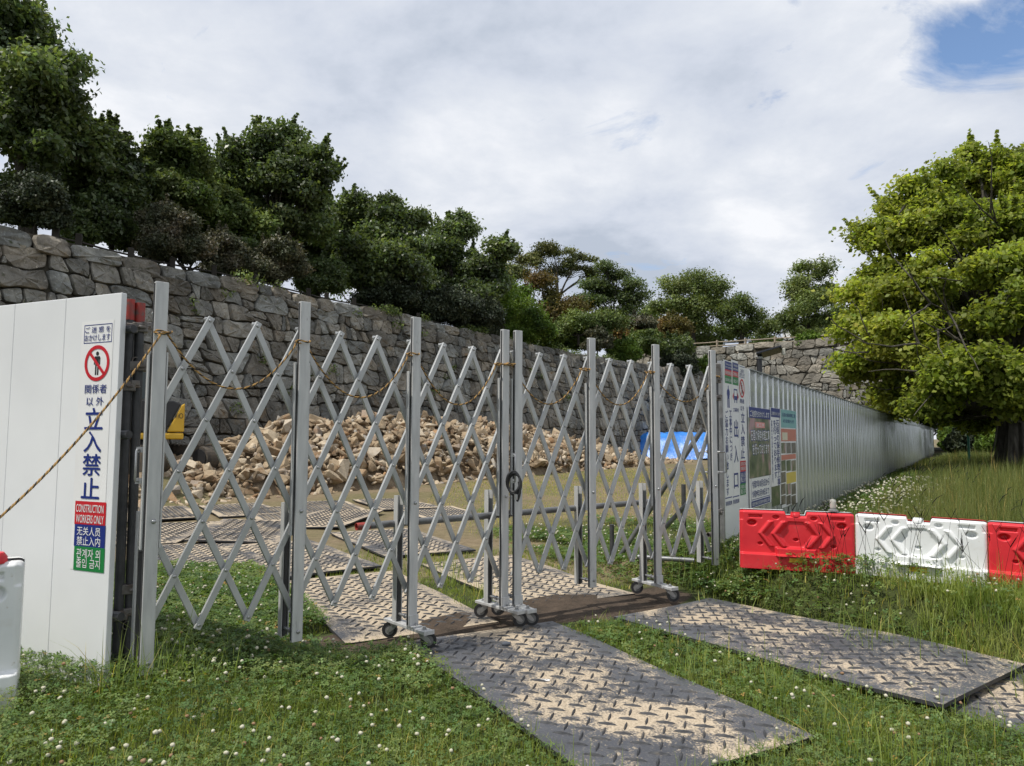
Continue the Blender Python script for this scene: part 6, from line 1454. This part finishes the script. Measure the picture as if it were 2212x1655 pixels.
# --- near grass
def dens_g(x, y):
    ok, edge, md, dd_, dh, bl, br, lp = zones(x, y); p = 1-patch(x, y)
    f = 0.45+0.6*p; f = np.where((bl > 3.9) & (x < -0.5), 0.0, f); f = np.where((bl > 0) & (x < -0.2), 0.30*((x+1.0)*0.842+(y-5.0)*0.54 < 0.1), f)
    f = np.where((br > 0.3) & (dh < 0), 0.5*sstep(6, 2.0, br), f); f = np.where((x > 1.7) & (y > 4.9) & (x < 3.5), 0.30, f); f = np.where((x > 3.0) & (y < 5.6), 1.25, f)
    return np.where(ok, np.clip(f, 0, 1.25)/1.25*np.clip(3.6/np.maximum(y, 1), 0.25, 1.0), 0)
x, y, r = sample(-5.5, 6.8, 1.95, 9.5, (5200, dens_g), 52); n = len(x); md = mat_dist(x, y)
right_ = sstep(2.2, 3.2, x); Lg = np.exp(r.normal(-2.62, 0.38, n))*(1+0.75*right_)*np.where(r.random(n) < 0.03, 1.9, 1.0)
br = x*-0.542+(y-5.72)*0.84; Lg = np.where((br > 0.2) & (x < 2.6), Lg*0.6, Lg); bl = (x+2.0)*-0.67+(y-3.96)*0.742
blades(gr_, x, y, height(x, y)-0.005, np.clip(Lg, 0.03, 0.34), (0.0036+0.0026*r.random(n))*np.clip(y/3.8, 1, 1.8), r, 0.65)
# tufts of long grass by the left poles, round the barrier feet and along mat rims
def tuft(cx_, cy_, rd, n, L0, seed, veg=gr_, wd=0.006, lean=0.75):
    r = np.random.default_rng(seed); x = cx_+r.normal(0, rd, n); y = cy_+r.normal(0, rd, n); blades(veg, x, y, height(x, y), L0*np.exp(r.normal(0, 0.25, n)), np.full(n, wd), r, lean)
for i, (a, b_, rd, n, L0) in enumerate(((-1.86, 3.86, 0.10, 60, 0.34), (-2.05, 3.72, 0.08, 40, 0.30), (-1.7, 3.95, 0.10, 40, 0.28), (2.05, 6.9, 0.14, 110, 0.38), (1.85, 7.2, 0.15, 90, 0.34), (2.2, 6.35, 0.12, 40, 0.26), (2.45, 5.95, 0.2, 60, 0.26), (3.0, 5.3, 0.25, 160, 0.32), (3.35, 5.0, 0.25, 160, 0.32), (2.6, 5.2, 0.12, 50, 0.28), (1.65, 3.6, 0.10, 60, 0.22), (1.75, 3.35, 0.12, 70, 0.24), (1.1, 4.5, 0.05, 24, 0.22), (1.55, 4.2, 0.06, 30, 0.26), (-2.45, 3.15, 0.08, 30, 0.22), (0.35, 2.9, 0.1, 40, 0.2), (-0.75, 8.0, 0.12, 90, 0.16), (-0.55, 7.45, 0.1, 80, 0.16), (-0.3, 6.85, 0.1, 70, 0.14), (-0.95, 8.4, 0.1, 60, 0.14), (3.2, 4.35, 0.1, 40, 0.22), (3.05, 4.05, 0.1, 40, 0.2))): tuft(a, b_, rd, n, L0, 700+i)
# clover flowers
def dens_f(x, y): return dens_c(x, y)*np.clip(0.15+0.95*(0.5+0.5*vnoise(x, y, 4.3, 77)), 0, 1)*np.where((x > 1.75) & (y > 4.9) & (x < 3.7), 1.0, 0.42)
x, y, r = sample(-5.5, 6.8, 1.95, 10.5, (230, dens_f), 53); n = len(x); z = height(x, y)+0.075+0.055*r.random(n)+0.03*((x > 1.9) | (y > 3.9)); sel = r.random(n) < 0.86
flowers(x[sel], y[sel], z[sel], 0.0095+0.004*r.random(sel.sum()), r, 'clover_flowers', FLOW, 'white clover flower heads dotted over the grass'); sel = ~sel
flowers(x[sel], y[sel], z[sel]-0.02, 0.009+0.004*r.random(sel.sum()), r, 'clover_flowers', FLOWB, 'faded brown clover heads between the white ones')
# --- ground inside the gate, farther away: short thin turf and patches of clover
def dens_far(x, y):
    dh, bl, br, lp = place_sides(x, y); b = x*NW[0]+y*NW[1]; md = mat_dist(x, y)
    g_ = sstep(0.3, 1.2, (x-0.08)*0.885+(y-8.7)*0.467)
    return np.where((dh < -0.1) & (br > 2.5) & (b < 13.8) & (md > 0), g_*(0.25+0.75*(0.5+0.5*vnoise(x, y, 0.8, 9)))*np.clip(11/y, 0.12, 1), 0)
x, y, r = sample(-2, 24, 8.5, 34, (420, dens_far), 54); n = len(x); k = np.clip(y/9, 1, 3.2)
blades(gr_, x, y, height(x, y), (0.035+0.04*r.random(n)), 0.004*k, r, 0.7, (0.8, 1.5), 0.35)
def dens_far2(x, y): return dens_far(x, y)*(vnoise(x, y, 1.5, 14) > 0.15)*sstep(15, 10, y)
x, y, r = sample(-1, 9, 8.5, 15, (1500, dens_far2), 55); n = len(x); clover(cl_, x, y, height(x, y)+0.03+0.06*r.random(n), 0.022+0.012*r.random(n), r)
x, y, r = sample(-1, 9, 8.5, 15, (40, dens_far2), 56); n = len(x); flowers(x, y, height(x, y)+0.12, np.full(n, 0.017), r, 'clover_flowers', FLOW, 'white clover flower heads in the patch behind the right gate leaf')
# --- tall meadow right of the hoarding
def dens_t(x, y):
    dh, bl, br, lp = place_sides(x, y); bar_ = (x-2.085)*0.30+(y-6.58)*0.95; b2_ = (x-3.0)*0.57+(y-6.3)*0.82
    return np.where((dh > 0.04) & (b2_ > 0.15), np.clip(7.5/y, 0.05, 1)**1.25*(0.35+0.65*sstep(0.3, 1.6, dh)), 0)
x, y, r = sample(2, 34, 6.0, 42, (1150, dens_t), 57); n = len(x); dh = (x-HC[0])*0.844-(y-HC[1])*0.536; k = np.clip(y/8, 1, 4)
blades(tl_, x, y, height(x, y)-0.02, (0.14+0.24*sstep(0.2, 2.2, dh))*np.exp(r.normal(0, 0.28, n))*np.clip(1.2-y*0.006, 0.7, 1.2), 0.0052*k, r, 0.38, (0.65, 1.3), 0.10)
def dens_t2(x, y): return dens_t(x, y)*sstep(2.2, 0.3, (x-HC[0])*0.844-(y-HC[1])*0.536)
x, y, r = sample(2, 22, 6.0, 26, (1100, dens_t2), 58); n = len(x); clover(cl_, x, y, height(x, y)+0.06+0.10*r.random(n), 0.018*np.clip(y/7, 1, 2.5), r)
x, y, r = sample(2, 16, 6.0, 18, (110, dens_t2), 59); n = len(x); flowers(x, y, height(x, y)+0.17+0.05*r.random(n), 0.016*np.clip(y/8, 1, 1.6), r, 'clover_flowers', FLOW, 'white clover flower heads along the foot of the right hoarding')
# --- seed stems before the barriers and arching dry heads in the meadow
mb = MB(); r = np.random.default_rng(61)
for k in range(46):
    q = r.random(); base = np.array([2.55, 6.15])*(1-q)+np.array([4.0, 5.05])*q+r.normal(0, 0.10, 2); z = float(height(*base)); hh = r.uniform(0.36, 0.62); ln = r.normal(0, 0.07, 2)
    tip = np.array([base[0]+ln[0], base[1]+ln[1], z+hh]); mb.tube([(base[0], base[1], z), (base[0]+ln[0]*0.35, base[1]+ln[1]*0.35, z+hh*0.5), tip], [0.0016, 0.0014, 0.0011], 4)
    for j in range(int(r.integers(2, 5))):
        an = r.uniform(0, 6.28); l_ = r.uniform(0.06, 0.11); s0 = tip-np.array([0, 0, r.uniform(0, 0.02)]); mb.tube([s0, s0+np.array([math.cos(an)*l_*0.5, math.sin(an)*l_*0.5, l_*0.85])], [0.0019, 0.0013], 4)
put(mb.build('seed_stems', L_STEM, None), 'slender forked grass stems standing in front of the barriers', 'grass', kind='stuff')
mb = MB()
for k in range(70):
    y_ = 7.2+13*r.random()**1.6; x_ = HC[0]+0.635*(y_-HC[1])+r.uniform(0.5, 4.5); z = float(height(x_, y_)); an = r.normal(0.3, 0.6); hh = r.uniform(0.42, 0.66); l_ = r.uniform(0.12, 0.26); d_ = np.array([math.cos(an), math.sin(an)*0.6])
    pts = [np.array([x_+d_[0]*l_*q_*q_, y_+d_[1]*l_*q_*q_, z+hh*(1.12*q_-0.25*q_**4)]) for q_ in np.linspace(0, 1, 8)]; mb.tube(pts[:6], [0.002*max(1, y_/9)]*6, 4); mb.tube(pts[5:], [0.0035*max(1, y_/9), 0.005*max(1, y_/9), 0.002], 5)
put(mb.build('seed_heads', L_SEED, None), 'pale arching seed heads in the tall grass behind the barriers', 'grass', kind='stuff')
# weeds growing out of the left wall joints and on its edge
wl_ = []
for k in range(60):
    a = r.uniform(2, 45); z = wtop(a)-(0.05 if k < 34 else r.uniform(0.3, 4.5)); p = wpt(a, WD-0.03-0.20*(wtop(a)-z)); wl_.append((p[0], p[1], z+0.05, r.uniform(0.12, 0.34)))
V, F, C = leaves(np.array(wl_), 70, 0.10, 63, up=0.2); put(mesh_obj('wall_weeds', V, F, L_MID, None, cols=C), 'small weeds and ivy sprouting from the stone wall joints', 'weeds', kind='stuff')
cl_.build('clover', L_CLOV, 'dark green clover leaves covering the ground on both sides of the gate', 'clover')
gr_.build('grass', L_GRAS, 'short fresh grass growing between the clover', 'grass')
tl_.build('tall_grass', L_TALL, 'tall meadow grass between the hoarding and the maple', 'grass')
